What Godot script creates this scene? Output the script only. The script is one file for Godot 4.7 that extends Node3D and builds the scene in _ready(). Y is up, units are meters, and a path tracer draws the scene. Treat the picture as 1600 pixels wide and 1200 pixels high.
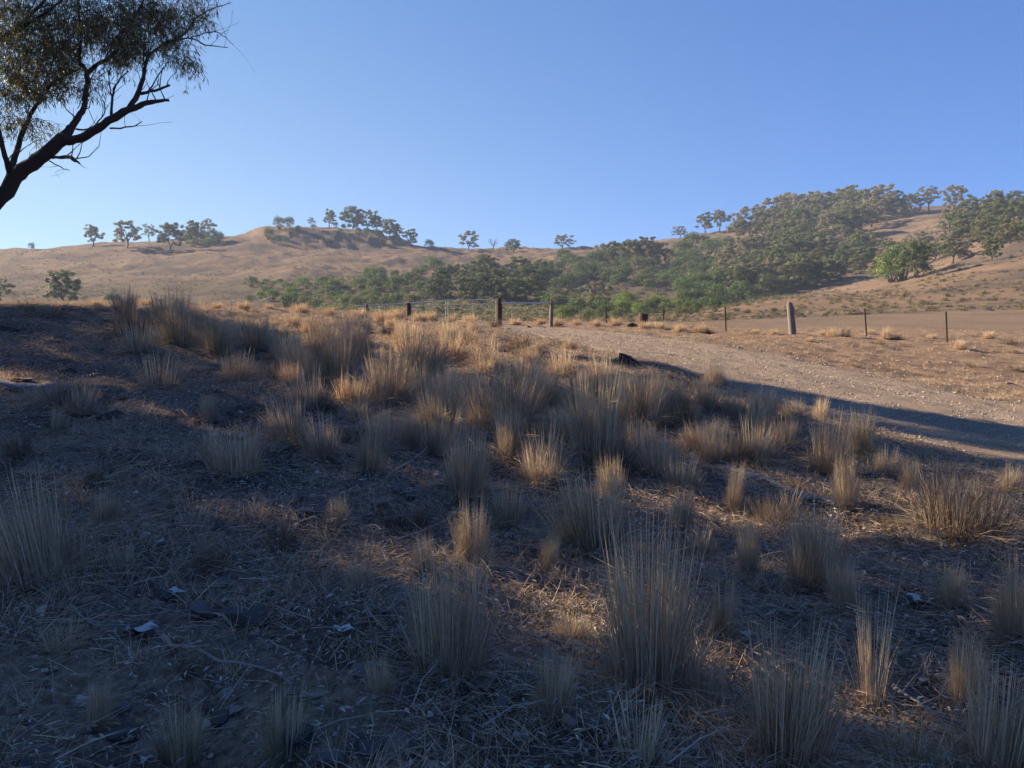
extends Node3D
# A shaded, tussocky bank beside a gravel road; pipe gate, wire fence and dry hills with scattered gum trees behind.

const F := 1200.0            # focal length in photograph pixels
const EYE := 1.5
const PITCH := 0.0583        # camera looks 3.3 degrees down
const SUN_AZ := 66.0         # degrees left of the view direction
const SUN_EL := 25.0

var rng := RandomNumberGenerator.new()
var M := {}
var names := {}

# ---------------------------------------------------------------- mesh builder
class MB:
	var v := PackedVector3Array()
	var n := PackedVector3Array()
	var c := PackedColorArray()
	var t := PackedInt32Array()
	func quad(a: Vector3, b: Vector3, d: Vector3, e: Vector3, nn: Vector3, col: Color) -> void:
		var k := v.size()
		v.append(a); v.append(b); v.append(d); v.append(e)
		for i in 4:
			n.append(nn); c.append(col)
		t.append(k); t.append(k + 1); t.append(k + 2); t.append(k); t.append(k + 2); t.append(k + 3)
	func tri(a: Vector3, b: Vector3, d: Vector3, col: Color) -> void:
		var k := v.size()
		var nn := (d - a).cross(b - a).normalized()
		v.append(a); v.append(b); v.append(d)
		for i in 3:
			n.append(nn); c.append(col); t.append(k + i)
	# a narrow leaf or blade from base a along dir, bending towards bend
	func blade(a: Vector3, dir: Vector3, length: float, w: float, bend: Vector3, segs: int, col: Color) -> void:
		var side := dir.cross(Vector3(sin(a.x * 91.7 + a.z * 37.1), 0.25, cos(a.x * 53.3 + a.z * 71.9))).normalized() * w * 0.5
		var p := a
		var dd := dir
		var step := length / segs
		var k := v.size()
		for i in segs:
			var nn := dd.cross(side).normalized()
			var ww := 1.0 - 0.5 * float(i) / segs
			v.append(p - side * ww); v.append(p + side * ww)
			n.append(nn); n.append(nn); c.append(col); c.append(col)
			p += dd * step
			dd = (dd + bend * (1.0 / segs)).normalized()
		v.append(p); n.append(dd.cross(side).normalized()); c.append(col)
		for i in segs - 1:
			var q := k + i * 2
			t.append(q); t.append(q + 2); t.append(q + 1); t.append(q + 1); t.append(q + 2); t.append(q + 3)
		var q2 := k + (segs - 1) * 2
		t.append(q2); t.append(q2 + 2); t.append(q2 + 1)
	func tube(pts: Array, rad: Array, sides: int, col: Color, rough := 0.0, cap := true) -> void:
		var k := v.size()
		var m := pts.size()
		var ref := Vector3(0.3, 0.2, 0.93)
		for i in m:
			var d: Vector3 = (pts[mini(i + 1, m - 1)] - pts[maxi(i - 1, 0)]).normalized()
			var u := d.cross(ref)
			if u.length() < 0.05:
				u = d.cross(Vector3(1, 0, 0))
			u = u.normalized()
			var w := d.cross(u).normalized()
			for s in sides:
				var a := TAU * s / sides
				var nn := u * cos(a) + w * sin(a)
				var rr: float = rad[i] * (1.0 + rough * sin(i * 2.3 + s * 1.9) + rough * 0.7 * sin(i * 5.1 - s * 3.1))
				v.append(pts[i] + nn * rr); n.append(nn); c.append(col)
		for i in m - 1:
			for s in sides:
				var a := k + i * sides + s
				var b := k + i * sides + (s + 1) % sides
				t.append(a); t.append(b); t.append(a + sides); t.append(b); t.append(b + sides); t.append(a + sides)
		if cap:
			for e in [0, m - 1]:
				var kk := v.size()
				var d: Vector3 = (pts[e] - pts[1 if e == 0 else m - 2]).normalized()
				v.append(pts[e]); n.append(d); c.append(col)
				for s in sides:
					v.append(v[k + e * sides + s]); n.append(d); c.append(col)
				for s in sides:
					t.append(kk); t.append(kk + 1 + s); t.append(kk + 1 + (s + 1) % sides)
	func commit(m: Material) -> ArrayMesh:
		for i in range(0, t.size(), 3):      # wind every face clockwise as seen along its normals
			var a := t[i]
			var b := t[i + 1]
			var d := t[i + 2]
			if (v[d] - v[a]).cross(v[b] - v[a]).dot(n[a] + n[b] + n[d]) < 0.0:
				t[i + 1] = d
				t[i + 2] = b
		var arr := []
		arr.resize(Mesh.ARRAY_MAX)
		arr[Mesh.ARRAY_VERTEX] = v
		arr[Mesh.ARRAY_NORMAL] = n
		arr[Mesh.ARRAY_COLOR] = c
		arr[Mesh.ARRAY_INDEX] = t
		var am := ArrayMesh.new()
		am.add_surface_from_arrays(Mesh.PRIMITIVE_TRIANGLES, arr)
		am.surface_set_material(0, m)
		return am

# ---------------------------------------------------------------- scene helpers
func numbered(called: String) -> String:
	var k: int = names.get(called, 0)
	names[called] = k + 1
	return called if k == 0 else "%s_%03d" % [called, k]

func tag(o: Node, label: String, category := "", group := "", kind := "") -> Node:
	if label: o.set_meta("label", label)
	if category: o.set_meta("category", category)
	if group: o.set_meta("group", group)
	if kind: o.set_meta("kind", kind)
	return o

func obj(called: String, mesh: Mesh, parent: Node = null) -> MeshInstance3D:
	var o := MeshInstance3D.new()
	o.mesh = mesh
	if parent == null:
		o.name = numbered(called)
		add_child(o)
	else:
		o.name = called
		parent.add_child(o, true)
	return o

func thing(called: String, at: Vector3, label: String, category: String, group := "") -> Node3D:
	var o := Node3D.new()
	o.name = numbered(called)
	add_child(o)
	o.position = at
	tag(o, label, category, group)
	return o

func copy(proto: Node3D, called: String, label: String, category: String, group := "") -> Node3D:
	var o: Node3D = proto.duplicate()
	o.name = numbered(called)
	add_child(o)
	tag(o, label, category, group)
	return o

func stuff(called: String, mesh: Mesh, xf: Array, label: String, category: String, cols := []) -> void:
	var mm := MultiMesh.new()
	mm.transform_format = MultiMesh.TRANSFORM_3D
	mm.use_colors = not cols.is_empty()
	mm.mesh = mesh
	mm.instance_count = xf.size()
	for i in xf.size():
		mm.set_instance_transform(i, xf[i])
		if mm.use_colors:
			mm.set_instance_color(i, cols[i])
	var o := MultiMeshInstance3D.new()
	o.multimesh = mm
	o.name = numbered(called)
	add_child(o)
	tag(o, label, category, "", "stuff")

func rr(a: float, b: float) -> float:
	return rng.randf_range(a, b)

func tint(c: Color, by: float) -> Color:
	var k := 1.0 + rr(-by, by)
	return Color(c.r * k * (1.0 + rr(-by, by) * 0.25), c.g * k, c.b * k * (1.0 + rr(-by, by) * 0.25))

func lin(r: float, g: float, b: float) -> Color:
	return Color(r, g, b).linear_to_srgb()

func material(called: String, col: Color, rough: float, vertex := false, backlight := Color.BLACK) -> StandardMaterial3D:
	var m := StandardMaterial3D.new()
	m.resource_name = called
	m.albedo_color = Color.WHITE if vertex else col.linear_to_srgb()
	m.roughness = rough
	m.metallic_specular = 0.3
	m.vertex_color_use_as_albedo = vertex
	if backlight != Color.BLACK:
		m.backlight_enabled = true
		m.backlight = backlight.linear_to_srgb()
	M[called] = m
	return m

# ---------------------------------------------------------------- terrain
var COLS := [-1600.0, -800.0, -300.0, 0.0, 200.0, 400.0, 600.0, 800.0, 1000.0, 1200.0, 1400.0, 1600.0, 2000.0, 2800.0]
var ROWS := [1.0, 2.6, 4.0, 6.0, 8.0, 10.0, 12.0, 15.0, 18.0, 22.0, 28.0, 36.0, 45.0, 60.0, 80.0, 110.0, 150.0, 200.0, 260.0, 320.0, 380.0, 430.0, 500.0, 650.0, 900.0]
# the photograph's row at which the ground lies, for each bearing (column) and distance (entry)
var LIE := [
	[1190, 920, 745, 642, 576, 525, 484, 478, 476, 472, 470, 480, 503, 513, 508, 496, 476, 455, 436, 420, 414, 420, 445, 480],
	[1190, 918, 742, 640, 572, 520, 480, 474, 474, 470, 470, 480, 503, 513, 508, 494, 472, 448, 425, 408, 402, 410, 440, 480],
	[1190, 918, 742, 640, 572, 520, 480, 474, 474, 470, 470, 480, 503, 513, 508, 494, 472, 448, 425, 406, 399, 408, 440, 480],
	[1190, 920, 745, 645, 580, 530, 490, 482, 480, 476, 474, 482, 505, 515, 510, 495, 470, 445, 420, 400, 393, 400, 440, 480],
	[1190, 917, 745, 650, 590, 545, 502, 488, 482, 476, 472, 480, 503, 512, 507, 492, 467, 442, 412, 388, 379, 388, 430, 470],
	[1190, 915, 745, 655, 600, 560, 520, 502, 490, 484, 482, 487, 503, 510, 505, 490, 465, 440, 412, 382, 370, 380, 420, 460],
	[1190, 925, 770, 680, 625, 585, 545, 522, 505, 496, 493, 494, 503, 508, 502, 488, 465, 440, 412, 390, 380, 390, 420, 460],
	[1190, 940, 800, 700, 645, 605, 565, 540, 522, 513, 509, 505, 503, 501, 497, 487, 468, 443, 415, 397, 391, 400, 425, 460],
	[1195, 960, 815, 725, 670, 620, 575, 556, 540, 525, 514, 507, 504, 502, 499, 494, 472, 440, 408, 386, 379, 390, 420, 460],
	[1195, 970, 830, 740, 680, 645, 605, 580, 560, 535, 520, 514, 505, 491, 470, 480, 467, 428, 388, 362, 352, 365, 400, 450],
	[1200, 980, 840, 755, 705, 670, 630, 605, 580, 550, 523, 514, 500, 480, 458, 441, 430, 395, 352, 335, 330, 345, 390, 440],
	[1200, 985, 850, 770, 725, 690, 655, 625, 595, 558, 530, 518, 498, 470, 435, 402, 372, 338, 320, 318, 322, 340, 380, 430],
	[1200, 990, 860, 785, 740, 710, 675, 645, 612, 572, 540, 522, 495, 462, 425, 390, 360, 330, 315, 312, 318, 335, 380, 430],
	[1200, 990, 860, 785, 740, 710, 675, 645, 612, 572, 540, 522, 495, 462, 425, 390, 360, 330, 315, 312, 318, 335, 380, 430]]
var HT := []      # heights
var TG := []      # slopes along log distance
var noise_a := FastNoiseLite.new()
var noise_b := FastNoiseLite.new()
var noise_c := FastNoiseLite.new()
var road_mid := PackedVector2Array()
var road_half := []

func level(py: float, d: float) -> float:
	var b := (600.0 - py) / F
	return EYE + d * (b * cos(PITCH) - sin(PITCH)) / (cos(PITCH) + b * sin(PITCH))

func prepare_terrain() -> void:
	for c in COLS.size():
		var hs := [0.03]
		for r in 24:
			hs.append(level(LIE[c][r], ROWS[r + 1]))
		var tg := []
		for r in 25:
			var a := maxi(r - 1, 0)
			var b := mini(r + 1, 24)
			tg.append((hs[b] - hs[a]) / (log(ROWS[b]) - log(ROWS[a])))
		HT.append(hs)
		TG.append(tg)
	noise_a.seed = 11; noise_a.frequency = 1.0; noise_a.fractal_octaves = 3
	noise_b.seed = 23; noise_b.frequency = 1.0; noise_b.fractal_octaves = 3
	noise_c.seed = 37; noise_c.frequency = 1.0; noise_c.noise_type = FastNoiseLite.TYPE_SIMPLEX; noise_c.fractal_type = FastNoiseLite.FRACTAL_NONE
	# road: near and far edges from bearings and distances
	for e in [[13.5, -5.5, 3.6], [10.6, -10.2, 3.7], [8.3, -14.6, 3.8], [5.9, -19.4, 3.8], [3.6, -24.3, 3.3], [1.6, -29.0, 2.7], [-0.6, -33.2, 2.3], [-2.7, -37.0, 2.1], [-4.2, -43.0, 2.1], [-6.5, -52.0, 2.1], [-11.0, -62.0, 2.1]]:
		road_mid.append(Vector2(e[0], e[1]))
		road_half.append(e[2])

func road_at(x: float, z: float) -> float:
	# how far inside (negative) or outside (positive) the road's edge
	if z > 2.0 or z < -66.0 or x < -18.0 or x > 24.0:
		return 9.0
	var best := 99.0
	var p := Vector2(x, z)
	for i in road_mid.size() - 1:
		var a := road_mid[i]
		var ab := road_mid[i + 1] - a
		var t := clampf((p - a).dot(ab) / ab.length_squared(), 0.0, 1.0)
		var d := (p - a - ab * t).length() - lerpf(road_half[i], road_half[i + 1], t)
		best = minf(best, d)
	return best

func along(c: int, i: int, t: float, span: float) -> float:
	var t2 := t * t
	var t3 := t2 * t
	return (2 * t3 - 3 * t2 + 1) * HT[c][i] + (t3 - 2 * t2 + t) * span * TG[c][i] + (3 * t2 - 2 * t3) * HT[c][i + 1] + (t3 - t2) * span * TG[c][i + 1]

func base_height(x: float, z: float) -> float:
	var d := clampf(-z, 1.0, 890.0)
	var col := clampf(x / d * F + 800.0, -1590.0, 2790.0)
	var i := 0
	while ROWS[i + 1] < d:
		i += 1
	var j := 0
	while COLS[j + 1] < col:
		j += 1
	var span := log(ROWS[i + 1]) - log(ROWS[i])
	var t := (log(d) - log(ROWS[i])) / span
	var h0 := along(j, i, t, span)
	var h1 := along(j + 1, i, t, span)
	var hm := along(maxi(j - 1, 0), i, t, span)
	var hp := along(mini(j + 2, 13), i, t, span)
	var w: float = COLS[j + 1] - COLS[j]
	var m0: float = (h1 - hm) / (COLS[j + 1] - COLS[maxi(j - 1, 0)]) * w
	var m1: float = (hp - h0) / (COLS[mini(j + 2, 13)] - COLS[j]) * w
	var s: float = (col - COLS[j]) / w
	var s2 := s * s
	var s3 := s2 * s
	return (2 * s3 - 3 * s2 + 1) * h0 + (s3 - 2 * s2 + s) * m0 + (3 * s2 - 2 * s3) * h1 + (s3 - s2) * m1

func H(x: float, z: float) -> float:
	var h := base_height(x, z)
	var d := sqrt(x * x + z * z)
	if d < 70.0:
		var q := smoothstep(-0.8, 0.9, road_at(x, z))
		var k := (0.25 + 0.75 * q) * smoothstep(70.0, 40.0, d)
		h += k * (0.11 * noise_a.get_noise_2d(x * 0.55, z * 0.55) + 0.06 * noise_b.get_noise_2d(x * 2.0, z * 2.0))
		if d < 26.0:
			h += q * 0.035 * noise_c.get_noise_2d(x * 5.0, z * 5.0)
	elif d > 70.0:
		var k := smoothstep(70.0, 220.0, d)
		h += k * (2.2 * noise_a.get_noise_2d(x * 0.016, z * 0.022) + 0.8 * noise_b.get_noise_2d(x * 0.05, z * 0.09) + 0.35 * noise_c.get_noise_2d(x * 0.12, z * 0.3))
		# the rocky knoll on the far ridge
		var e := Vector2((x + 101.0) / 42.0, (z + 415.0) / 30.0).length()
		if e < 1.4:
			h += 6.6 * smoothstep(1.2, 0.55, e + 0.13 * noise_c.get_noise_2d(x * 0.07, z * 0.07))
	return h

func G(x: float, z: float) -> Vector3:
	return Vector3(x, H(x, z), z)

func ray(px: float, py: float) -> Vector3:
	var b := (600.0 - py) / F
	return Vector3((px - 800.0) / F, b * cos(PITCH) - sin(PITCH), -(cos(PITCH) + b * sin(PITCH)))

func at_depth(px: float, py: float, d: float) -> Vector3:
	var r := ray(px, py)
	return Vector3(0, EYE, 0) + r * (d / -r.z)

func hit(px: float, py: float, from := 1.6) -> Vector3:
	# the ground point seen at this pixel; on the sky side of a ridge, the ridge itself
	var r := ray(px, py)
	var d := from
	var best := 1e9
	var ridge := from
	while d < 560.0:
		var p := Vector3(0, EYE, 0) + r * (d / -r.z)
		var gap := (p.y - base_height(p.x, p.z) - (H(p.x, p.z) - base_height(p.x, p.z)) * 0.6) / d
		if gap < 0.0:
			return G(p.x, p.z)
		if gap < best:
			best = gap
			ridge = d
		d *= 1.012
	var p := Vector3(0, EYE, 0) + r * (ridge / -r.z)
	return G(p.x, p.z)

# ---------------------------------------------------------------- build
func _ready() -> void:
	rng.seed = 4711
	view()
	prepare_terrain()
	materials()
	ground()
	road()
	print("terrain ", Time.get_ticks_msec())
	far_trees()
	print("far trees ", Time.get_ticks_msec())
	near_tree()
	shade_trees()
	print("near tree ", Time.get_ticks_msec())
	gate_and_fence()
	rocks()
	tussocks()
	fallen_wood()
	scraps()
	litter()
	print("litter ", Time.get_ticks_msec())

func view() -> void:
	var cam := Camera3D.new()
	cam.name = "camera"
	cam.fov = rad_to_deg(2.0 * atan(600.0 / F))
	cam.near = 0.1
	cam.far = 3000.0
	cam.position = Vector3(0, EYE, 0)
	cam.rotation.x = -PITCH
	add_child(cam)
	cam.current = true
	var az := deg_to_rad(SUN_AZ)
	var el := deg_to_rad(SUN_EL)
	var to_sun := Vector3(-sin(az) * cos(el), sin(el), -cos(az) * cos(el))
	var sun := DirectionalLight3D.new()
	sun.name = "sun"
	sun.light_color = Color(1.0, 0.91, 0.785)
	sun.light_energy = 1.6
	sun.light_angular_distance = 0.5
	sun.shadow_enabled = true
	add_child(sun)
	sun.look_at_from_position(to_sun * 50.0, Vector3.ZERO)
	# clear sky: deep blue overhead, paler near the horizon and round the sun
	var im := Image.create(512, 256, false, Image.FORMAT_RGBF)
	for y in 256:
		var up := (0.5 - (y + 0.5) / 256.0) * PI
		for x in 512:
			var ar := (x + 0.5) / 512.0 * TAU
			var dir := Vector3(sin(ar) * cos(up), sin(up), -cos(ar) * cos(up))
			var air := exp(-maxf(dir.y, 0.0) * 4.2)
			var mu := dir.dot(to_sun)
			var near := pow(maxf(0.0, 0.5 + 0.5 * mu), 3.5)
			var c := Vector3(0.013, 0.035, 0.128) + Vector3(0.031, 0.102, 0.224) * air
			c += (Vector3(0.011, 0.045, 0.076) + Vector3(0.285, 0.27, 0.055) * air) * near
			if dir.y < 0.0:
				c = c.lerp(Vector3(0.16, 0.13, 0.10), smoothstep(0.0, -0.15, dir.y))
			im.set_pixel(x, y, Color(c.x, c.y, c.z))
	var pano := PanoramaSkyMaterial.new()
	pano.panorama = ImageTexture.create_from_image(im)
	var sky := Sky.new()
	sky.sky_material = pano
	var env := Environment.new()
	env.background_mode = Environment.BG_SKY
	env.sky = sky
	env.tonemap_mode = Environment.TONE_MAPPER_LINEAR
	env.tonemap_exposure = 3.5
	env.sdfgi_enabled = true
	env.ssao_enabled = true
	env.ssil_enabled = true
	env.fog_enabled = true
	env.fog_density = 0.0003
	env.fog_light_color = Color(0.75, 0.83, 0.95)
	var we := WorldEnvironment.new()
	we.name = "environment"
	we.environment = env
	add_child(we)

func noise_tex(seed_: int, freq: float, lo: float, hi: float, as_normal := false, strength := 4.0) -> NoiseTexture2D:
	var n := FastNoiseLite.new()
	n.seed = seed_
	n.frequency = freq
	n.fractal_octaves = 5
	n.fractal_gain = 0.62
	var t := NoiseTexture2D.new()
	t.width = 512; t.height = 512
	t.seamless = true
	t.noise = n
	if as_normal:
		t.as_normal_map = true
		t.bump_strength = strength
	else:
		var g := Gradient.new()
		g.set_color(0, Color(lo, lo, lo)); g.set_color(1, Color(hi, hi, hi))
		t.color_ramp = g
	return t

func materials() -> void:
	var g := material("ground_earth", Color.WHITE, 0.95, true)
	g.metallic_specular = 0.15
	g.albedo_texture = noise_tex(5, 0.03, 0.45, 1.0)
	g.uv1_triplanar = true; g.uv1_world_triplanar = true; g.uv1_scale = Vector3.ONE * 0.9
	g.normal_enabled = true; g.normal_texture = noise_tex(6, 0.05, 0, 1, true, 10.0); g.normal_scale = 1.0
	var r := material("gravel_surface", Color.WHITE, 0.9, true)
	r.metallic_specular = 0.2
	r.albedo_texture = noise_tex(8, 0.09, 0.5, 1.0)
	r.uv1_triplanar = true; r.uv1_world_triplanar = true; r.uv1_scale = Vector3.ONE * 0.6
	r.normal_enabled = true; r.normal_texture = noise_tex(9, 0.12, 0, 1, true, 10.0)
	material("straw", Color.WHITE, 0.7, true, Color(0.5, 0.42, 0.31))
	material("dry_leaf", Color.WHITE, 0.65, true)
	material("gum_leaf", Color.WHITE, 0.5, true, Color(0.55, 0.6, 0.3))
	material("bush_leaf", Color.WHITE, 0.55, true, Color(0.5, 0.62, 0.25))
	var b := material("bark", Color.WHITE, 0.9, true)
	b.albedo_texture = noise_tex(12, 0.06, 0.45, 1.0)
	b.uv1_triplanar = true; b.uv1_scale = Vector3(3.0, 0.8, 3.0)
	b.normal_enabled = true; b.normal_texture = noise_tex(13, 0.06, 0, 1, true, 14.0)
	var s := material("stone", Color.WHITE, 0.9, true)
	s.albedo_texture = noise_tex(15, 0.02, 0.4, 1.0)
	s.uv1_triplanar = true; s.uv1_scale = Vector3.ONE * 1.6
	s.normal_enabled = true; s.normal_texture = noise_tex(16, 0.04, 0, 1, true, 12.0)
	var w := material("weathered_wood", Color.WHITE, 0.85, true)
	w.albedo_texture = noise_tex(18, 0.03, 0.5, 1.0)
	w.uv1_triplanar = true; w.uv1_scale = Vector3(4.0, 0.5, 4.0)
	w.normal_enabled = true; w.normal_texture = noise_tex(19, 0.05, 0, 1, true, 8.0)
	var p := material("galvanised_pipe", Color(0.42, 0.42, 0.42), 0.55)
	p.metallic = 0.3
	var k := material("rusty_steel", Color.WHITE, 0.8, true)
	k.albedo_texture = noise_tex(21, 0.05, 0.5, 1.0)
	k.uv1_triplanar = true; k.uv1_scale = Vector3.ONE * 5.0
	material("white_scrap", Color.WHITE, 0.75, true)

func spaced(fine_from: float, fine_to: float, step: float, ratio: float, lo: float, hi: float) -> PackedFloat32Array:
	var mid := []
	var x := fine_from
	while x <= fine_to:
		mid.append(x)
		x += step
	var left := []
	var s := step
	x = fine_from
	while x > lo:
		s *= ratio
		x -= s
		left.push_front(x)
	s = step
	x = mid[-1]
	while x < hi:
		s *= ratio
		x += s
		mid.append(x)
	return PackedFloat32Array(left + mid)

func road_x(z: float) -> float:
	for i in road_mid.size() - 1:
		if z <= road_mid[i].y and z >= road_mid[i + 1].y:
			return lerpf(road_mid[i].x, road_mid[i + 1].x, (z - road_mid[i].y) / (road_mid[i + 1].y - road_mid[i].y))
	return 13.5 if z > -10.0 else -11.0

func zone_color(x: float, z: float) -> Color:
	var d := -z
	var col := x / maxf(d, 1.0) * F + 800.0
	var n1 := noise_a.get_noise_2d(x * 0.35 + 40, z * 0.35)
	var n2 := noise_b.get_noise_2d(x * 1.3, z * 1.3 + 9)
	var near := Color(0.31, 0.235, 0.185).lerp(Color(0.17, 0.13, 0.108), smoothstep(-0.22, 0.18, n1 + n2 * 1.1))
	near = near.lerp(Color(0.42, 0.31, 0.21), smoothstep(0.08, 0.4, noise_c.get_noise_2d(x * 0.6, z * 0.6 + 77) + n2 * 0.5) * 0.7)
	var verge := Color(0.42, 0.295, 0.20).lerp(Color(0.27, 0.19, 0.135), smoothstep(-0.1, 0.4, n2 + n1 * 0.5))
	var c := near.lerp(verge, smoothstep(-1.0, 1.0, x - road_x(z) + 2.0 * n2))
	if d > 40.0:
		var m1 := noise_a.get_noise_2d(x * 0.02, z * 0.05 + 31)
		var m2 := noise_b.get_noise_2d(x * 0.06 + 7, z * 0.19)
		var m3 := noise_b.get_noise_2d(x * 0.11, z * 0.5 + 3)
		var hill := Color(0.335, 0.235, 0.16).lerp(Color(0.19, 0.15, 0.122), smoothstep(-0.12, 0.30, m1 + m2 * 0.8 + m3 * 0.9))
		hill = hill.lerp(Color(0.38, 0.265, 0.165), smoothstep(0.1, 0.45, m2 - m1 * 0.5 - m3 * 0.4) * 0.6)
		# grey scrubby lower slope and gully
		var low := smoothstep(300.0, 230.0, d) * smoothstep(110.0, 190.0, d) * smoothstep(1250.0, 1080.0, col)
		hill = hill.lerp(Color(0.20, 0.155, 0.118).lerp(Color(0.155, 0.14, 0.085), smoothstep(-0.2, 0.3, m2)), low * 0.75)
		var field := smoothstep(1050.0, 1200.0, col) * smoothstep(90.0, 60.0, d + 22.0 * m2 + 14.0 * m3)
		hill = hill.lerp(Color(0.36, 0.28, 0.21), field * 0.6)
		c = c.lerp(hill, smoothstep(40.0, 52.0, d))
	var ra := road_at(x, z)
	if ra < 1.2:
		c = c.lerp(Color(0.34, 0.265, 0.20), smoothstep(1.2, -0.1, ra + n2 * 0.8))
	return c

func ground() -> void:
	var xs := spaced(-9.0, 9.0, 0.15, 1.022, -900.0, 900.0)
	var zs := spaced(-20.0, 0.0, 0.15, 1.018, -900.0, 30.0)
	var nx := xs.size()
	var nz := zs.size()
	var hs := PackedFloat32Array()
	hs.resize(nx * nz)
	for j in nz:
		for i in nx:
			var h := H(xs[i], zs[j])
			var ra := road_at(xs[i], zs[j])
			if ra < 0.3:
				h -= 0.09 * smoothstep(0.0, -0.45, ra)      # bed cut for the gravel
			hs[j * nx + i] = h
	var b := MB.new()
	b.v.resize(nx * nz); b.n.resize(nx * nz); b.c.resize(nx * nz)
	for j in nz:
		for i in nx:
			var k := j * nx + i
			var il := maxi(i - 1, 0)
			var ir := mini(i + 1, nx - 1)
			var jl := maxi(j - 1, 0)
			var jr := mini(j + 1, nz - 1)
			var gx := (hs[j * nx + ir] - hs[j * nx + il]) / (xs[ir] - xs[il])
			var gz := (hs[jr * nx + i] - hs[jl * nx + i]) / (zs[jr] - zs[jl])
			b.v[k] = Vector3(xs[i], hs[k], zs[j])
			b.n[k] = Vector3(-gx, 1, -gz).normalized()
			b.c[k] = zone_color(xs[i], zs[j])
	b.t.resize((nx - 1) * (nz - 1) * 6)
	var q := 0
	for j in nz - 1:
		for i in nx - 1:
			var k := j * nx + i
			b.t[q] = k; b.t[q + 1] = k + 1; b.t[q + 2] = k + nx + 1
			b.t[q + 3] = k; b.t[q + 4] = k + nx + 1; b.t[q + 5] = k + nx
			q += 6
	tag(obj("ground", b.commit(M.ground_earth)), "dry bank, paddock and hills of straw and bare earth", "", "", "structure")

func road_points(step: float) -> Array:
	var out := []
	for i in road_mid.size() - 1:
		var p0 := road_mid[maxi(i - 1, 0)]
		var p1 := road_mid[i]
		var p2 := road_mid[i + 1]
		var p3 := road_mid[mini(i + 2, road_mid.size() - 1)]
		var m := int(p1.distance_to(p2) / step)
		for s in m:
			var t := float(s) / m
			out.append([p1.cubic_interpolate(p2, p0, p3, t), lerpf(road_half[i], road_half[i + 1], t)])
	out.append([road_mid[-1], road_half[-1]])
	return out

func road() -> void:
	var pts := road_points(0.16)
	var b := MB.new()
	var across := 50
	for i in pts.size():
		var p: Vector2 = pts[i][0]
		var dir: Vector2 = (pts[mini(i + 1, pts.size() - 1)][0] - pts[maxi(i - 1, 0)][0]).normalized()
		var side := Vector2(-dir.y, dir.x)
		for s in across + 1:
			var f := (float(s) / across * 2.0 - 1.0)
			var q: Vector2 = p + side * f * (pts[i][1] + 0.05)
			var edge := smoothstep(0.9, 1.0, absf(f))
			var rut := 0.03 * exp(-pow((absf(f) - 0.36) * 9.0, 2.0))
			var h := H(q.x, q.y) - 0.11 * edge - rut + 0.016 * noise_c.get_noise_2d(q.x * 7.0, q.y * 7.0) + 0.02 * noise_b.get_noise_2d(q.x * 1.7, q.y * 1.7)
			b.v.append(Vector3(q.x, h, q.y))
			b.n.append(Vector3.UP)
			var w := noise_b.get_noise_2d(q.x * 0.9 + 5, q.y * 0.9) + 0.5 * noise_a.get_noise_2d(q.x * 3.0, q.y * 3.0)
			var c := Color(0.50, 0.395, 0.29).lerp(Color(0.40, 0.31, 0.23), smoothstep(-0.2, 0.35, w))
			c = c.lerp(Color(0.53, 0.425, 0.32), 0.6 * exp(-pow((absf(f) - 0.36) * 6.0, 2.0)))
			b.c.append(c)
	var wd := across + 1
	for i in pts.size():
		for s in wd:
			var a := b.v[i * wd + mini(s + 1, across)] - b.v[i * wd + maxi(s - 1, 0)]
			var e := b.v[mini(i + 1, pts.size() - 1) * wd + s] - b.v[maxi(i - 1, 0) * wd + s]
			var nn := a.cross(e).normalized()
			b.n[i * wd + s] = nn if nn.y > 0 else -nn
	for i in pts.size() - 1:
		for s in across:
			var k := i * wd + s
			b.t.append(k); b.t.append(k + wd); b.t.append(k + 1)
			b.t.append(k + 1); b.t.append(k + wd); b.t.append(k + wd + 1)
	tag(obj("road", b.commit(M.gravel_surface)), "pale gravel road curving up to the pipe gate", "", "", "structure")

# ---------------------------------------------------------------- trees
func rand_dir() -> Vector3:
	var y := rr(-1, 1)
	var a := rr(0, TAU)
	var s := sqrt(1.0 - y * y)
	return Vector3(s * cos(a), y, s * sin(a))

func leaf_faces(b: MB, at: Vector3, rad: Vector3, count: int, size: float, col: Color, vary: float) -> void:
	for i in count:
		var p := rand_dir() * pow(rng.randf(), 0.42)
		var q := at + Vector3(p.x * rad.x, p.y * rad.y, p.z * rad.z)
		var face := (p.normalized() + rand_dir() * 0.75 + Vector3(0, 0.15, 0)).normalized()
		var u := face.cross(rand_dir()).normalized()
		var w := u.cross(face).normalized()
		var l := size * rr(0.6, 1.3)
		var k := size * rr(0.3, 0.55)
		var c := tint(col, vary)
		b.quad(q - u * l * 0.5, q + w * k * 0.5, q + u * l * 0.5, q - w * k * 0.5, face, c)

func arc(a: Vector3, z: Vector3, sag: float, m: int) -> Array:
	var out := []
	var off := Vector3(rr(-1, 1), rr(-0.3, 1), rr(-1, 1)) * sag * a.distance_to(z)
	for i in m + 1:
		var t := float(i) / m
		out.append(a.lerp(z, t) + off * sin(t * PI) + Vector3(rr(-1, 1), rr(-1, 1), rr(-1, 1)) * sag * 0.12 * a.distance_to(z) * sin(t * PI))
	return out

func taper(a: float, z: float, m: int) -> Array:
	var out := []
	for i in m + 1:
		out.append(lerpf(a, z, float(i) / m))
	return out

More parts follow.
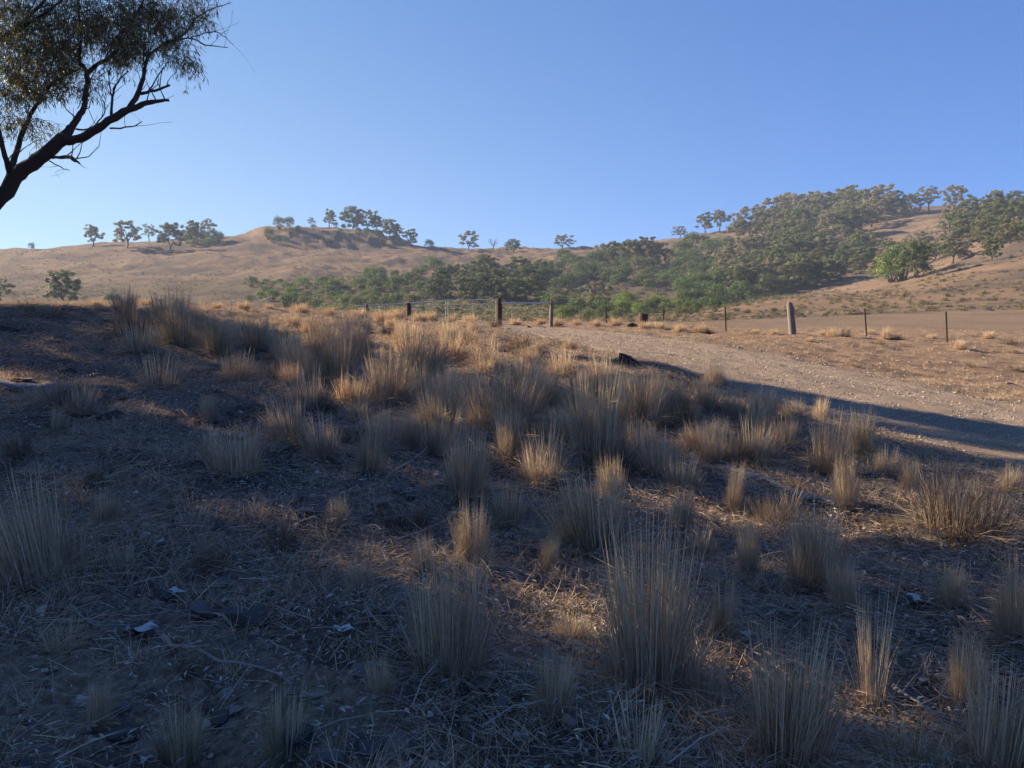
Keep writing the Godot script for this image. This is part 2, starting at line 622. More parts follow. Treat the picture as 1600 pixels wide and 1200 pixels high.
# a gum about ten metres tall: forked trunk, limbs, crown of separate leaf clumps
func gum(seed_: int, spread: float, fork: float, clumps: int, per: int, leaf: float, col: Color, flat := 0.62) -> Node3D:
	rng.seed = seed_
	var root := Node3D.new()
	var wood := MB.new()
	var crown := MB.new()
	var bark := Color(0.20, 0.17, 0.14)
	var knee := Vector3(rr(-0.5, 0.5), fork, rr(-0.5, 0.5))
	var tp := arc(Vector3(0, -0.6, 0), knee, 0.05, 4)
	wood.tube(tp, [0.42, 0.30, 0.27, 0.25, 0.23], 7, bark, 0.06)
	var mains := 3 + seed_ % 2
	var ends := []
	for i in mains:
		var a := TAU * i / mains + rr(-0.5, 0.5)
		var e := knee + Vector3(cos(a) * spread * rr(0.3, 0.5), rr(0.30, 0.5) * (9.0 - fork), sin(a) * spread * rr(0.3, 0.5))
		wood.tube(arc(knee, e, 0.12, 4), taper(0.19, 0.10, 4), 6, bark, 0.05)
		ends.append(e)
	for i in clumps:
		var a := TAU * (i * 0.618) + rr(-0.3, 0.3)
		var up := pow((i + 0.5) / clumps, 0.85)
		var ring := spread * sqrt(maxf(0.0, 1.0 - pow(up * 1.5 - 0.55, 2.0))) * rr(0.35, 1.0)
		var at := Vector3(cos(a) * ring, lerpf(fork + 0.5, 9.0, up) + rr(-0.6, 0.6), sin(a) * ring)
		var e: Vector3 = ends[0]
		for k in ends:
			if at.distance_to(k) < at.distance_to(e):
				e = k
		wood.tube(arc(e, at, 0.1, 3), taper(0.075, 0.025, 3), 4, bark, 0.0, false)
		var s := rr(0.95, 1.7)
		for k in 3:
			var off := Vector3(rr(-1, 1), rr(-0.5, 0.5), rr(-1, 1)) * s * 0.75
			leaf_faces(crown, at + off, Vector3(s, s * flat, s) * rr(0.42, 0.7), int(per * s / 2.6), leaf, tint(col, 0.2), 0.22)
	var t := obj("trunk", wood.commit(M.bark), root)
	t.name = "trunk"
	obj("crown", crown.commit(M.gum_leaf), root)
	return root

func bush(seed_: int, col: Color, tall: float, clumps: int, per: int, leaf: float) -> Node3D:
	rng.seed = seed_
	var root := Node3D.new()
	var wood := MB.new()
	var crown := MB.new()
	for i in clumps:
		var a := TAU * i * 0.618 + rr(-0.4, 0.4)
		var up := sqrt((i + 0.5) / clumps)
		var ring := sqrt(maxf(0.0, 1.0 - up * up * 0.9)) * rr(0.6, 1.0) * 1.7
		var at := Vector3(cos(a) * ring, 0.45 + up * tall * rr(0.75, 1.0), sin(a) * ring)
		wood.tube(arc(Vector3(rr(-0.2, 0.2), -0.4, rr(-0.2, 0.2)), at, 0.1, 3), taper(0.07, 0.02, 3), 4, Color(0.16, 0.13, 0.10), 0.0, false)
		var s := rr(0.55, 1.0)
		leaf_faces(crown, at, Vector3(s, s * 0.85, s), int(per * s), leaf, tint(col, 0.15), 0.24)
	obj("stem", wood.commit(M.bark), root)
	obj("crown", crown.commit(M.bush_leaf), root)
	return root

func dead_tree() -> Node3D:
	rng.seed = 5
	var root := Node3D.new()
	var wood := MB.new()
	var c := Color(0.22, 0.20, 0.18)
	wood.tube([Vector3(0, -0.5, 0), Vector3(0.1, 1.2, 0), Vector3(0.0, 2.6, 0.1)], [0.3, 0.22, 0.18], 6, c)
	var br := MB.new()
	for i in 9:
		var a := TAU * i / 9.0 + rr(-0.3, 0.3)
		var e := Vector3(cos(a) * rr(1.6, 3.2), rr(3.6, 6.4), sin(a) * rr(1.6, 3.2))
		br.tube(arc(Vector3(0, rr(1.5, 2.5), 0.1), e, 0.1, 4), taper(0.12, 0.03, 4), 4, c)
		for k in 4:
			var s := e.lerp(Vector3(0, 2.4, 0), rr(0.05, 0.45))
			br.tube(arc(s, s + Vector3(rr(-1.2, 1.2), rr(0.3, 1.5), rr(-1.2, 1.2)), 0.1, 3), taper(0.045, 0.015, 3), 3, c)
	obj("trunk", wood.commit(M.bark), root)
	obj("branches", br.commit(M.bark), root)
	return root

var gums := []
var bushes := []

func plant(proto: Node3D, full: float, px: float, py: float, hpx: float, called: String, label: String, category: String, group: String, wide := 1.0, from := 60.0) -> Node3D:
	var p := hit(px, py, from)
	var tall := hpx / F * -p.z * 1.1
	var o := copy(proto, called, label, category, group)
	var s := tall / full
	o.position = p - Vector3(0, 0.1 * s, 0)
	o.rotation.y = rr(0, TAU)
	o.scale = Vector3(s * wide * 1.08, s, s * wide * 1.08)
	return o

func inside(px: float, py: float, poly: PackedVector2Array) -> bool:
	return Geometry2D.is_point_in_polygon(Vector2(px, py), poly)

func wood(poly: Array, count: int, hmin: float, hmax: float, protos: Array, full: float, gap: float, called: String, labels: Array, category: String, group: String, wide := 1.0) -> void:
	var pg := PackedVector2Array()
	var lo := Vector2(1e9, 1e9)
	var hi := Vector2(-1e9, -1e9)
	for e in poly:
		var q := Vector2(e[0], e[1])
		pg.append(q)
		lo = lo.min(q); hi = hi.max(q)
	var put := []
	var tries := 0
	while put.size() < count and tries < count * 40:
		tries += 1
		var q := Vector2(rr(lo.x, hi.x), rr(lo.y, hi.y))
		if not inside(q.x, q.y, pg):
			continue
		var ok := true
		for o in put:
			if absf(o.x - q.x) < gap and absf(o.y - q.y) < gap * 0.5:
				ok = false
				break
		if not ok:
			continue
		put.append(q)
		var k := rng.randi() % protos.size()
		plant(protos[k], full, q.x, q.y, rr(hmin, hmax), called, labels[k % labels.size()], category, group, wide * rr(0.85, 1.2))

func far_trees() -> void:
	var olive := Color(0.165, 0.16, 0.08)
	var grey := Color(0.20, 0.18, 0.12)
	var deep := Color(0.115, 0.135, 0.06)
	gums = [gum(101, 4.4, 2.0, 24, 360, 0.34, olive, 0.75), gum(102, 5.0, 1.9, 26, 340, 0.34, grey, 0.65), gum(103, 4.0, 2.6, 20, 340, 0.34, olive, 0.8), gum(104, 4.9, 1.2, 32, 360, 0.34, deep, 0.8), gum(105, 3.6, 2.4, 15, 300, 0.34, grey, 0.7), gum(106, 4.6, 1.4, 30, 360, 0.34, deep, 0.75)]
	bushes = [bush(201, Color(0.095, 0.135, 0.045), 2.4, 12, 190, 0.24), bush(202, Color(0.14, 0.15, 0.07), 1.9, 11, 190, 0.24), bush(203, Color(0.09, 0.115, 0.052), 2.8, 13, 190, 0.24), bush(204, Color(0.16, 0.20, 0.05), 2.4, 13, 200, 0.24)]
	var dead := dead_tree()
	rng.seed = 900
	# far left ridge and slope
	plant(gums[0], 10, 50, 392, 11, "gum_tree", "tiny lone gum tree on the bare end of the far ridge", "tree", "")
	plant(gums[2], 10, 145, 387, 32, "gum_tree", "rounded gum with single shadow, outermost of the ridge group", "tree", "")
	plant(gums[1], 10, 199, 389, 39, "gum_tree", "spreading gum with two visible stems on the far ridge", "tree", "")
	plant(gums[4], 10, 234, 377, 25, "gum_tree", "slim gum just over the brow beside the spreading gum", "tree", "")
	plant(gums[5], 10, 266, 391, 40, "gum_tree", "leafy gum at the edge of the ridge thicket", "tree", "")
	plant(gums[3], 10, 304, 378, 30, "gum_tree", "dense gum standing behind the ridge thicket", "tree", "")
	plant(gums[4], 10, 325, 372, 28, "gum_tree", "narrow upright gum at the knoll end of the ridge thicket", "tree", "")
	wood([[278, 372], [345, 374], [350, 385], [282, 388]], 9, 10, 17, [bushes[2], bushes[0]], 3.2, 9, "ridge_bush", ["bush in the ridge thicket between the gums"], "bush", "ridge thicket bushes")
	plant(gums[3], 10, 97, 478, 50, "gum_tree", "full green gum alone at the foot of the far slope", "tree", "", 0.95)
	plant(gums[4], 10, 2, 472, 32, "gum_tree", "thin gum at the foot of the slope, apart from the full one", "tree", "", 1.3)
	plant(bushes[2], 3.2, 176, 482, 22, "bush", "dark round bush behind the sunlit tussocks", "bush", "")
	plant(bushes[3], 3.2, 112, 480, 14, "bush", "yellow green bush under the full green gum", "bush", "", 1.4)
	plant(bushes[2], 3.2, 447, 480, 18, "bush", "dark bush on the near side of the scrubby slope", "bush", "", 1.2)
	# knoll
	for e in [[420, 376, 16], [436, 366, 16], [452, 362, 15], [428, 382, 10], [466, 372, 8], [500, 378, 7], [532, 372, 8], [600, 384, 9], [478, 384, 7], [560, 376, 10], [446, 380, 9], [490, 368, 8], [512, 382, 7], [546, 381, 9], [580, 380, 8], [455, 371, 8], [525, 363, 7], [572, 372, 9], [590, 378, 10]]:
		plant(bushes[2 if e[2] > 9 else 0], 3.2, e[0], e[1], e[2], "knoll_bush", "dark bush clinging to the face of the rocky knoll", "bush", "bushes on the knoll")
	plant(gums[4], 10, 487, 356, 14, "gum_tree", "stunted gum on the flat top of the knoll", "tree", "")
	plant(gums[0], 10, 515, 354, 26, "gum_tree", "upright lone gum on top of the knoll", "tree", "", 0.85)
	plant(gums[3], 10, 553, 364, 34, "gum_tree", "largest gum on the shoulder of the knoll", "tree", "", 1.1)
	for e in [[576, 366, 28, 1], [589, 369, 22, 5], [608, 378, 26, 3], [621, 381, 22, 2], [642, 388, 26, 0]]:
		plant(gums[e[3]], 10, e[0], e[1], e[2], "gum_tree", "gum in the row running down off the knoll", "tree", "gums running down off the knoll", 1.05)
	plant(bushes[2], 3.2, 671, 388, 13, "bush", "low bush at the foot of the knoll's row of gums", "bush", "")
	plant(gums[1], 10, 733, 392, 29, "gum_tree", "broad flat crowned gum alone on the bare saddle", "tree", "", 1.05)
	plant(dead, 6.5, 771, 393, 18, "dead_tree", "bare dead tree on the saddle skyline", "tree", "")
	plant(gums[3], 10, 803, 394, 18, "gum_tree", "low gum beside the bare dead tree", "tree", "", 1.4)
	plant(gums[1], 10, 880, 390, 20, "gum_tree", "squat spreading gum on the skyline right above the gully", "tree", "", 1.5)
	plant(gums[1], 10, 1062, 374, 17, "gum_tree", "small squat gum below the hilltop wood", "tree", "", 1.2)
	plant(gums[0], 10, 1102, 364, 30, "gum_tree", "gum with see-through crown, first at the edge of the hilltop wood", "tree", "")
	plant(gums[2], 10, 1124, 362, 31, "gum_tree", "gum second from the edge of the hilltop wood", "tree", "")
	# hilltop wood and wooded right slope
	var gl := ["olive gum in the wood on the right hand hill", "greyish gum in the wood on the right hand hill", "tall stemmed gum in the wood on the right hand hill", "dark gum in the wood on the right hand hill"]
	var gw := "gums of the hill wood"
	wood([[1145, 372], [1200, 352], [1290, 338], [1380, 334], [1385, 350], [1330, 378], [1240, 392], [1160, 385]], 38, 30, 44, [gums[0], gums[1], gums[2], gums[3]], 10, 13, "gum_tree", gl, "tree", gw, 1.05)
	for e in [[1328, 330, 44, 2], [1400, 335, 32, 3], [1362, 338, 40, 0], [1425, 333, 30, 5], [1452, 332, 38, 4], [1492, 334, 38, 1], [1225, 346, 42, 2], [1268, 342, 40, 1], [1540, 340, 30, 0], [1556, 336, 34, 2], [1585, 332, 30, 3]]:
		plant(gums[e[3]], 10, e[0], e[1], e[2], "gum_tree", "gum standing on the skyline of the right hand hill", "tree", "skyline gums of the right hand hill")
	wood([[1140, 395], [1300, 395], [1390, 400], [1395, 425], [1280, 450], [1150, 468], [1125, 430]], 48, 26, 46, [gums[0], gums[1], gums[3], gums[5]], 10, 14, "gum_tree", ["olive gum on the slope above the grassy spur", "greyish gum on the slope above the grassy spur", "dark gum on the slope above the grassy spur"], "tree", "gums above the spur", 1.25)
	wood([[1500, 352], [1600, 345], [1620, 385], [1520, 395], [1480, 372]], 16, 28, 42, [gums[0], gums[3], gums[5]], 10, 20, "gum_tree", ["olive gum in the wood above the spur's upper end", "dark gum in the wood above the spur's upper end"], "tree", "gums at the spur's upper end", 1.2)
	wood([[1400, 392], [1480, 390], [1500, 405], [1440, 412]], 5, 22, 34, [gums[3], gums[1]], 10, 18, "gum_tree", ["small gum by the bare patch on the hill"], "tree", "small gums by the bare patch", 1.3)
	wood([[1040, 395], [1130, 380], [1160, 400], [1130, 450], [1060, 430]], 26, 14, 24, [bushes[0], bushes[1], bushes[2]], 3.2, 10, "hill_bush", ["green bush below the hilltop wood", "pale bush below the hilltop wood", "dark bush below the hilltop wood"], "bush", "bushes below the hilltop wood", 1.1)
	plant(bushes[3], 3.2, 1393, 440, 40, "bush", "bright yellow green weeping bush at the head of the spur", "bush", "", 1.1)
	plant(bushes[0], 3.2, 1408, 437, 58, "bush", "tall fresh green bush behind the weeping bush", "bush", "")
	plant(gums[3], 10, 1430, 434, 52, "gum_tree", "round dark gum with leaning stem beside the weeping bush", "tree", "", 0.8)
	plant(gums[5], 10, 1550, 408, 34, "gum_tree", "small green gum casting shade on the spur grass", "tree", "", 0.9)
	plant(gums[0], 10, 1488, 412, 34, "gum_tree", "spreading gum on the upper edge of the spur grass", "tree", "", 1.3)
	# central gully
	wood([[668, 455], [760, 436], [850, 440], [850, 472], [790, 478], [670, 476]], 26, 26, 38, [gums[3], gums[5]], 10, 14, "gully_tree", ["dark full tree in the gully behind the gate", "deep green tree in the gully behind the gate"], "tree", "trees in the gully behind the gate", 1.15)
	for e in [[962, 414, 36, 3], [985, 418, 40, 5], [1008, 416, 40, 0], [1028, 414, 32, 3], [945, 412, 30, 1]]:
		plant(gums[e[3]], 10, e[0], e[1], e[2], "gum_tree", "gum in the clump on the shoulder above the gully", "tree", "gums on the gully shoulder", 1.1)
	wood([[560, 440], [680, 415], [690, 478], [560, 478]], 40, 10, 20, [bushes[0], bushes[1], bushes[2]], 3.2, 8, "gully_bush", ["green bush on the scrubby slope beside the gully trees", "pale bush on the scrubby slope beside the gully trees", "dark bush on the scrubby slope beside the gully trees"], "bush", "bushes beside the gully trees", 1.1)
	wood([[390, 445], [560, 440], [560, 478], [480, 482], [390, 470]], 36, 8, 16, [bushes[0], bushes[3], bushes[1]], 3.2, 8, "slope_bush", ["green bush low on the open far slope", "bright bush low on the open far slope", "pale bush low on the open far slope"], "bush", "bushes low on the far slope", 1.3)
	wood([[850, 412], [940, 408], [1060, 425], [1130, 455], [1120, 480], [1030, 455], [930, 440], [850, 470]], 60, 12, 24, [bushes[0], bushes[1], bushes[2]], 3.2, 8, "gully_bush", ["green bush on the slope across the gully", "pale bush on the slope across the gully", "dark bush on the slope across the gully"], "bush", "bushes across the gully", 1.1)
	wood([[850, 478], [1000, 480], [1130, 474], [1120, 490], [1000, 502], [860, 502]], 34, 14, 28, [bushes[0], bushes[1], bushes[2], bushes[3]], 3.2, 9, "gully_bush", ["green bush in the gully bottom behind the fence", "pale bush in the gully bottom behind the fence", "dark bush in the gully bottom behind the fence", "bright bush in the gully bottom behind the fence"], "bush", "bushes in the gully bottom", 1.0)
	wood([[1060, 460], [1150, 455], [1230, 460], [1150, 478], [1070, 482]], 14, 20, 36, [bushes[0], bushes[2]], 3.2, 13, "gully_bush", ["fresh green bush where the gully meets the spur", "dark bush where the gully meets the spur"], "bush", "bushes where gully meets spur", 0.8)
	plant(gums[1], 10, 935, 488, 44, "gum_tree", "sparse grey gum in the gully behind the road", "tree", "", 0.9)
	# small scrub over slopes: too many to count
	var tuft := MB.new()
	rng.seed = 950
	leaf_faces(tuft, Vector3(0, 0.22, 0), Vector3(0.5, 0.3, 0.5), 70, 0.22, Color(1, 1, 1), 0.25)
	var xf := []
	var cs := []
	for i in 42000:
		var d := rr(70.0, 430.0)
		var px := rr(-150.0, 1750.0)
		var x := (px - 800.0) / F * d
		var m := noise_a.get_noise_2d(x * 0.022 + 90, -d * 0.12) + 0.6 * noise_c.get_noise_2d(x * 0.05, -d * 0.35)
		var gully := smoothstep(320.0, 250.0, d) * smoothstep(380.0, 520.0, px) * smoothstep(1300.0, 1180.0, px) * smoothstep(100.0, 160.0, d)
		if rng.randf() > 0.12 + 0.5 * smoothstep(0.0, 0.35, m) + 0.5 * gully:
			continue
		var s := rr(0.35, 1.1) * (1.0 + gully * 1.0)
		xf.append(Transform3D(Basis(Vector3.UP, rr(0, TAU)).scaled(Vector3(s, s * rr(0.6, 1.0), s)), G(x, -d)))
		var straw := Color(0.30, 0.22, 0.14).lerp(Color(0.17, 0.13, 0.09), rng.randf()) if rng.randf() < 0.6 else Color(0.12, 0.105, 0.08)
		cs.append(straw.lerp(Color(0.13, 0.15, 0.06), clampf(gully * rr(0.3, 1.3), 0.0, 1.0) if rng.randf() < 0.8 else 0.0))
	stuff("hill_scrub", tuft.commit(M.bush_leaf), xf, "low dry tufts and scrub dotted over the far slopes", "scrub", cs)
	for p in gums + bushes + [dead]:
		p.free()

# pixel paths of the leaning gum's limbs: [column, row, distance offset, radius in pixels]
var bare_twigs: MB
func limb(parent: Node, called: String, path: Array, sides := 8) -> MeshInstance3D:
	var b := MB.new()
	var pts := []
	var rad := []
	var m := path.size()
	for i in m - 1:
		for s in 4:
			var t := s / 4.0
			var e := []
			for k in 4:
				e.append(cubic_interpolate(path[i][k], path[i + 1][k], path[maxi(i - 1, 0)][k], path[mini(i + 2, m - 1)][k], t))
			pts.append(at_depth(e[0], e[1], 16.0 + e[2]) + Vector3(rr(-1, 1), rr(-1, 1), rr(-1, 1)) * 0.012)
			rad.append(maxf(0.006, lerpf(path[i][3], path[i + 1][3], t) / F * 14.2))
	pts.append(at_depth(path[-1][0], path[-1][1], 16.0 + path[-1][2]))
	rad.append(maxf(0.004, path[-1][3] / F * 16.0))
	b.tube(pts, rad, sides, Color(0.13, 0.105, 0.085), 0.07)
	if called != "trunk" and path[0][3] < 12.0:
		for i in range(3, pts.size(), 2):
			if rad[i] > 0.07 and rng.randf() < 0.6:
				continue
			var along: Vector3 = (pts[i] - pts[i - 1]).normalized()
			var q: Vector3 = pts[i]
			var d := (along * rr(0.3, 1.0) + Vector3(rr(-0.8, 0.8), rr(-0.3, 1.1), rr(-0.8, 0.8))).normalized()
			var l := rr(0.10, 0.30)
			var tp := [q]
			for k in 3:
				q += d * l
				d = (d + Vector3(rr(-0.5, 0.5), rr(-0.3, 0.45), rr(-0.5, 0.5))).normalized()
				tp.append(q)
			var r0: float = minf(rad[i] * 0.5, 0.014)
			bare_twigs.tube(tp, [r0, r0 * 0.75, r0 * 0.5, 0.003], 4, Color(0.13, 0.105, 0.085))
	return obj(called, b.commit(M.bark), parent)

func spray(b: MB, tw: MB, at: Vector3, leaves: int) -> void:
	# a thin drooping twig with hanging narrow leaves
	var d := Vector3(rr(-1, 1), rr(-0.5, 0.5), rr(-1, 1)).normalized()
	var p := at
	var pts := [p]
	for k in 3:
		p += d * rr(0.10, 0.16)
		d = (d + Vector3(0, -0.35, 0)).normalized()
		pts.append(p)
	tw.tube(pts, [0.006, 0.005, 0.004, 0.003], 3, Color(0.13, 0.10, 0.075), 0.0, false)
	var base := Color(0.19, 0.185, 0.095).lerp(Color(0.29, 0.24, 0.12), rng.randf() * rng.randf())
	for i in leaves:
		var q: Vector3 = pts[0].lerp(pts[3], rng.randf()) + Vector3(rr(-1, 1), rr(-1, 1), rr(-1, 1)) * 0.05
		var hang := Vector3(rr(-0.8, 0.8), -1.0, rr(-0.8, 0.8)).normalized()
		var w := hang.cross(rand_dir()).normalized()
		var l := rr(0.09, 0.17)
		var k := rr(0.006, 0.0115)
		var c := tint(base, 0.25)
		var mid := q + hang * l * 0.4 + w.cross(hang) * 0.008
		b.quad(q, mid + w * k, q + hang * l, mid - w * k, hang.cross(w), c)

func near_tree() -> void:
	rng.seed = 3001
	var z := 16.0
	var bx := at_depth(-330, 500, z)
	var t := thing("leaning_gum_tree", G(bx.x, bx.z), "large gum tree leaning over the bank with a bare forked limb", "tree")
	# parts are built in world places and shifted to the tree's foot
	bare_twigs = MB.new()
	var foot_row := 486.0
	limb(t, "trunk", [[-330, foot_row + 22, 0, 34], [-325, 470, 0, 27], [-290, 420, 0, 23], [-230, 385, 0, 21]], 12)
	var main := limb(t, "limb", [[-230, 385, 0, 21], [-150, 365, 0, 18], [-60, 345, 0, 15], [0, 309, 0, 13], [29, 271, 0, 12], [58, 251, 0, 11.5], [99, 216, 0, 10.5]], 10)
	var low := limb(t, "limb", [[99, 216, 0, 10], [117, 219, -0.1, 7.5], [152, 201, -0.3, 6.8], [187, 178, -0.4, 6.3], [210, 169, -0.5, 5], [236, 159, -0.6, 3.5], [264, 157, -0.7, 1.8]])
	var high := limb(t, "limb", [[92, 222, 0, 10], [108, 204, 0.1, 7.5], [117, 192, 0.2, 5.6], [131, 166, 0.4, 4.8], [134, 140, 0.5, 4.4], [136, 114, 0.6, 4.2], [124, 93, 0.7, 3.0], [128, 52, 0.9, 2.4], [122, 17, 1.1, 2.0], [130, -40, 1.2, 1.2]])
	limb(t, "limb", [[136, 114, 0.6, 3.8], [155, 99, 0.5, 3.4], [181, 82, 0.4, 3.0], [188, 55, 0.3, 2.6], [216, 17, 0.2, 2.0], [240, -40, 0.2, 1.2]])
	limb(low, "branch", [[201, 172, -0.4, 5.0], [216, 146, -0.4, 4.2], [225, 117, -0.3, 3.2], [230, 93, -0.2, 2.6], [254, 70, 0, 2.2], [286, 55, 0, 1.7], [306, 29, 0.1, 1.4], [330, 15, 0.2, 1.0], [362, 4, 0.2, 0.5]], 6)
	limb(low, "branch", [[254, 70, 0, 1.6], [295, 60, -0.2, 1.3], [321, 70, -0.3, 1.1], [356, 74, -0.4, 0.6]], 5)
	limb(low, "branch", [[295, 60, -0.2, 1.0], [330, 50, 0, 0.9], [348, 56, 0.1, 0.7], [364, 69, 0.1, 0.4]], 5)
	limb(low, "branch", [[220, 146, -0.4, 3.0], [242, 141, -0.5, 2.4], [265, 133, -0.6, 1.8]], 6)
	limb(low, "branch", [[233, 140, -0.4, 1.3], [254, 108, -0.3, 1.0], [263, 96, -0.2, 0.7]], 5)
	limb(low, "branch", [[175, 183, -0.3, 2.6], [175, 152, -0.3, 1.9], [184, 128, -0.2, 1.4], [201, 111, -0.1, 0.9]], 6)
	limb(low, "branch", [[175, 152, -0.3, 1.3], [170, 125, -0.4, 1.0], [172, 105, -0.4, 0.8]], 5)
	limb(low, "branch", [[172, 201, -0.3, 1.6], [204, 198, -0.6, 1.2], [222, 190, -0.8, 0.6]], 5)
	limb(main, "broken_stub", [[82, 247, 0, 2.2], [108, 245, -0.4, 3.6], [116, 250, -0.5, 3.0], [125, 256, -0.6, 0.8]], 6)
	limb(main, "branch", [[77, 251, 0, 1.1], [96, 262, -0.3, 0.9], [109, 266, -0.4, 0.5]], 5)
	limb(high, "branch", [[119, 202, 0.2, 1.8], [143, 200, 0.3, 1.4], [163, 178, 0.4, 1.1], [161, 157, 0.5, 0.8]], 5)
	limb(t, "limb", [[14, 282, 0, 7], [20, 254, 0.3, 5.5], [32, 216, 0.6, 4.6], [47, 181, 0.8, 3.8], [61, 157, 0.9, 3.0], [79, 134, 1.0, 2.4], [102, 118, 1.1, 1.6], [126, 108, 1.1, 1.0]])
	limb(t, "limb", [[17, 275, 0, 5], [8, 244, -0.3, 4.2], [0, 213, -0.5, 3.6], [-18, 150, -0.7, 3.0], [-30, 90, -0.8, 2.0]])
	limb(t, "limb", [[-230, 385, 0, 17], [-210, 290, 0.5, 13], [-150, 180, 0.9, 10], [-70, 95, 1.1, 7], [0, 61, 1.2, 4.5], [26, 44, 1.2, 3.8], [44, 26, 1.2, 3.2], [67, 3, 1.2, 2.6], [90, -50, 1.3, 1.6]])
	limb(t, "limb", [[-10, 66, 1.2, 3.6], [30, 45, 0.8, 2.8], [52, 32, 0.6, 2.4], [79, 15, 0.4, 1.8], [120, -20, 0.3, 1.0]])
	limb(t, "limb", [[-240, 370, 0, 15], [-300, 250, -0.6, 11], [-330, 120, -1.0, 8], [-320, 0, -1.2, 5], [-300, -110, -1.3, 2]])
	limb(t, "limb", [[-190, 250, 0.6, 8], [-170, 100, 0.2, 6], [-130, -30, 0, 4], [-90, -140, 0, 2]])
	# crown: sprays of leaves round the ends of the limbs; [column, row, distance offset, half width, half height, sprays]
	var lv := MB.new()
	var tw := MB.new()
	var heaps := [[30, 30, 0.9, 60, 50, 330], [100, 40, 0.9, 55, 52, 330], [165, 30, 0.4, 55, 45, 300], [225, 22, 0.3, 48, 36, 230], [200, 72, 0.3, 40, 26, 190], [285, 25, 0.1, 42, 30, 120], [262, 62, 0, 36, 18, 80],
		[40, 95, 0.9, 60, 42, 290], [95, 92, 0.9, 42, 34, 200], [30, 140, 0.6, 44, 26, 150], [80, 130, 0.8, 34, 26, 80], [22, 185, 0.4, 36, 22, 60], [62, 200, 0.6, 26, 24, 30], [285, 92, -0.2, 26, 14, 34], [292, 105, -0.2, 10, 8, 12], [150, 132, 0.5, 20, 22, 24], [110, 140, 0.7, 22, 22, 26], [175, 100, 0, 18, 16, 20], [325, 12, 0.2, 20, 14, 14],
		[60, -60, 1.0, 110, 60, 420], [200, -60, 0.3, 90, 50, 300], [300, -40, 0.1, 60, 40, 130], [-60, 60, 0.8, 70, 90, 420], [-60, 160, 0.3, 60, 50, 200], [-160, 60, 0.3, 80, 90, 420], [-120, -70, 0.3, 110, 70, 480], [-260, 40, -0.8, 90, 100, 460], [-300, -100, -1.0, 100, 70, 380], [-340, 160, -1.0, 70, 60, 200], [40, -150, 0.8, 120, 50, 300], [-130, -170, 0, 120, 50, 300], [180, -140, 0.3, 90, 40, 200]]
	for e in heaps:
		for i in e[5]:
			var p := rand_dir() * pow(rng.randf(), 0.4)
			spray(lv, tw, at_depth(e[0] + p.x * e[3], e[1] + p.y * e[4], 16.0 + e[2] + p.z * (0.4 + e[3] * 0.016)), 7)
	obj("leaf_twigs", tw.commit(M.bark), t).set_meta("kind", "stuff")
	obj("bare_twigs", bare_twigs.commit(M.bark), t).set_meta("kind", "stuff")
	obj("crown", lv.commit(M.gum_leaf), t)
	for o in t.get_children():
		o.position = -t.position

func shade_trees() -> void:
	# gums standing to the sunward side of the bank, beyond the picture's edge; their shade lies over the bank and road
	var proto := gum(301, 4.6, 3.0, 26, 400, 0.24, Color(0.09, 0.1, 0.05), 0.75)
	var tall := gum(302, 4.6, 5.2, 20, 620, 0.24, Color(0.12, 0.125, 0.06), 0.75)
	rng.seed = 77
	for e in [[-13.0, -6.5, 0.95, 1.05, "nearest the leaning gum's foot"], [-21.0, -12.5, 1.0, 1.1, "standing between two others"], [-30.0, -18.5, 1.0, 1.15, "low and broad"], [-16.0, -1.5, 0.9, 1.0, "furthest from the road"], [-22.8, -26.5, 2.0, 0.38, "tallest, standing apart towards the hills"], [-15.0, -10.5, 0.95, 1.0, "close beside the leaning gum"], [-26.5, -23.0, 1.0, 1.0, "under the tallest one"], [-21.5, -19.0, 0.85, 1.0, "small, in the middle of the stand"]]:
		var o := copy(tall if e[2] > 1.5 else proto, "shade_gum_tree", "leafy gum casting shade over the tussock bank, " + e[4], "tree", "gums shading the bank")
		o.position = G(e[0], e[1])
		o.rotation.y = rr(0, TAU)
		o.scale = Vector3(e[2] * e[3], e[2], e[2] * e[3])
	proto.free()
	tall.free()

# ---------------------------------------------------------------- gate and fence
func post(called: String, px: float, top: float, foot: float, wpx: float, d: float, lean: float, col: Color, m: Material, label: String, group := "", parent: Node = null) -> Node3D:
	var a := at_depth(px, foot, d)
	var z := at_depth(px + lean, top, d)
	a.y = minf(a.y, H(a.x, a.z)) - 0.25
	var r := wpx / F * d * 0.5
	var b := MB.new()
	var pts := []
	var rad := []
	for i in 7:
		var t := i / 6.0
		pts.append(a.lerp(z, t) + Vector3(rr(-1, 1), 0, rr(-1, 1)) * r * 0.06)
		rad.append(r * lerpf(1.08, 0.94, t))
	rad[6] *= 0.86
	pts.append(z + Vector3(0, r * 0.06, 0)); rad.append(r * 0.75)
	b.tube(pts, rad, 9, col, 0.06)
	var o := obj(called, b.commit(m), parent)
	if parent == null:
		tag(o, label, "post", group)
	return o

func pipe(parent: Node, called: String, a: Vector3, z: Vector3, r: float) -> void:
	var b := MB.new()
	b.tube([a, a.lerp(z, 0.5), z], [r, r, r], 8, Color.WHITE)
	obj(called, b.commit(M.galvanised_pipe), parent)

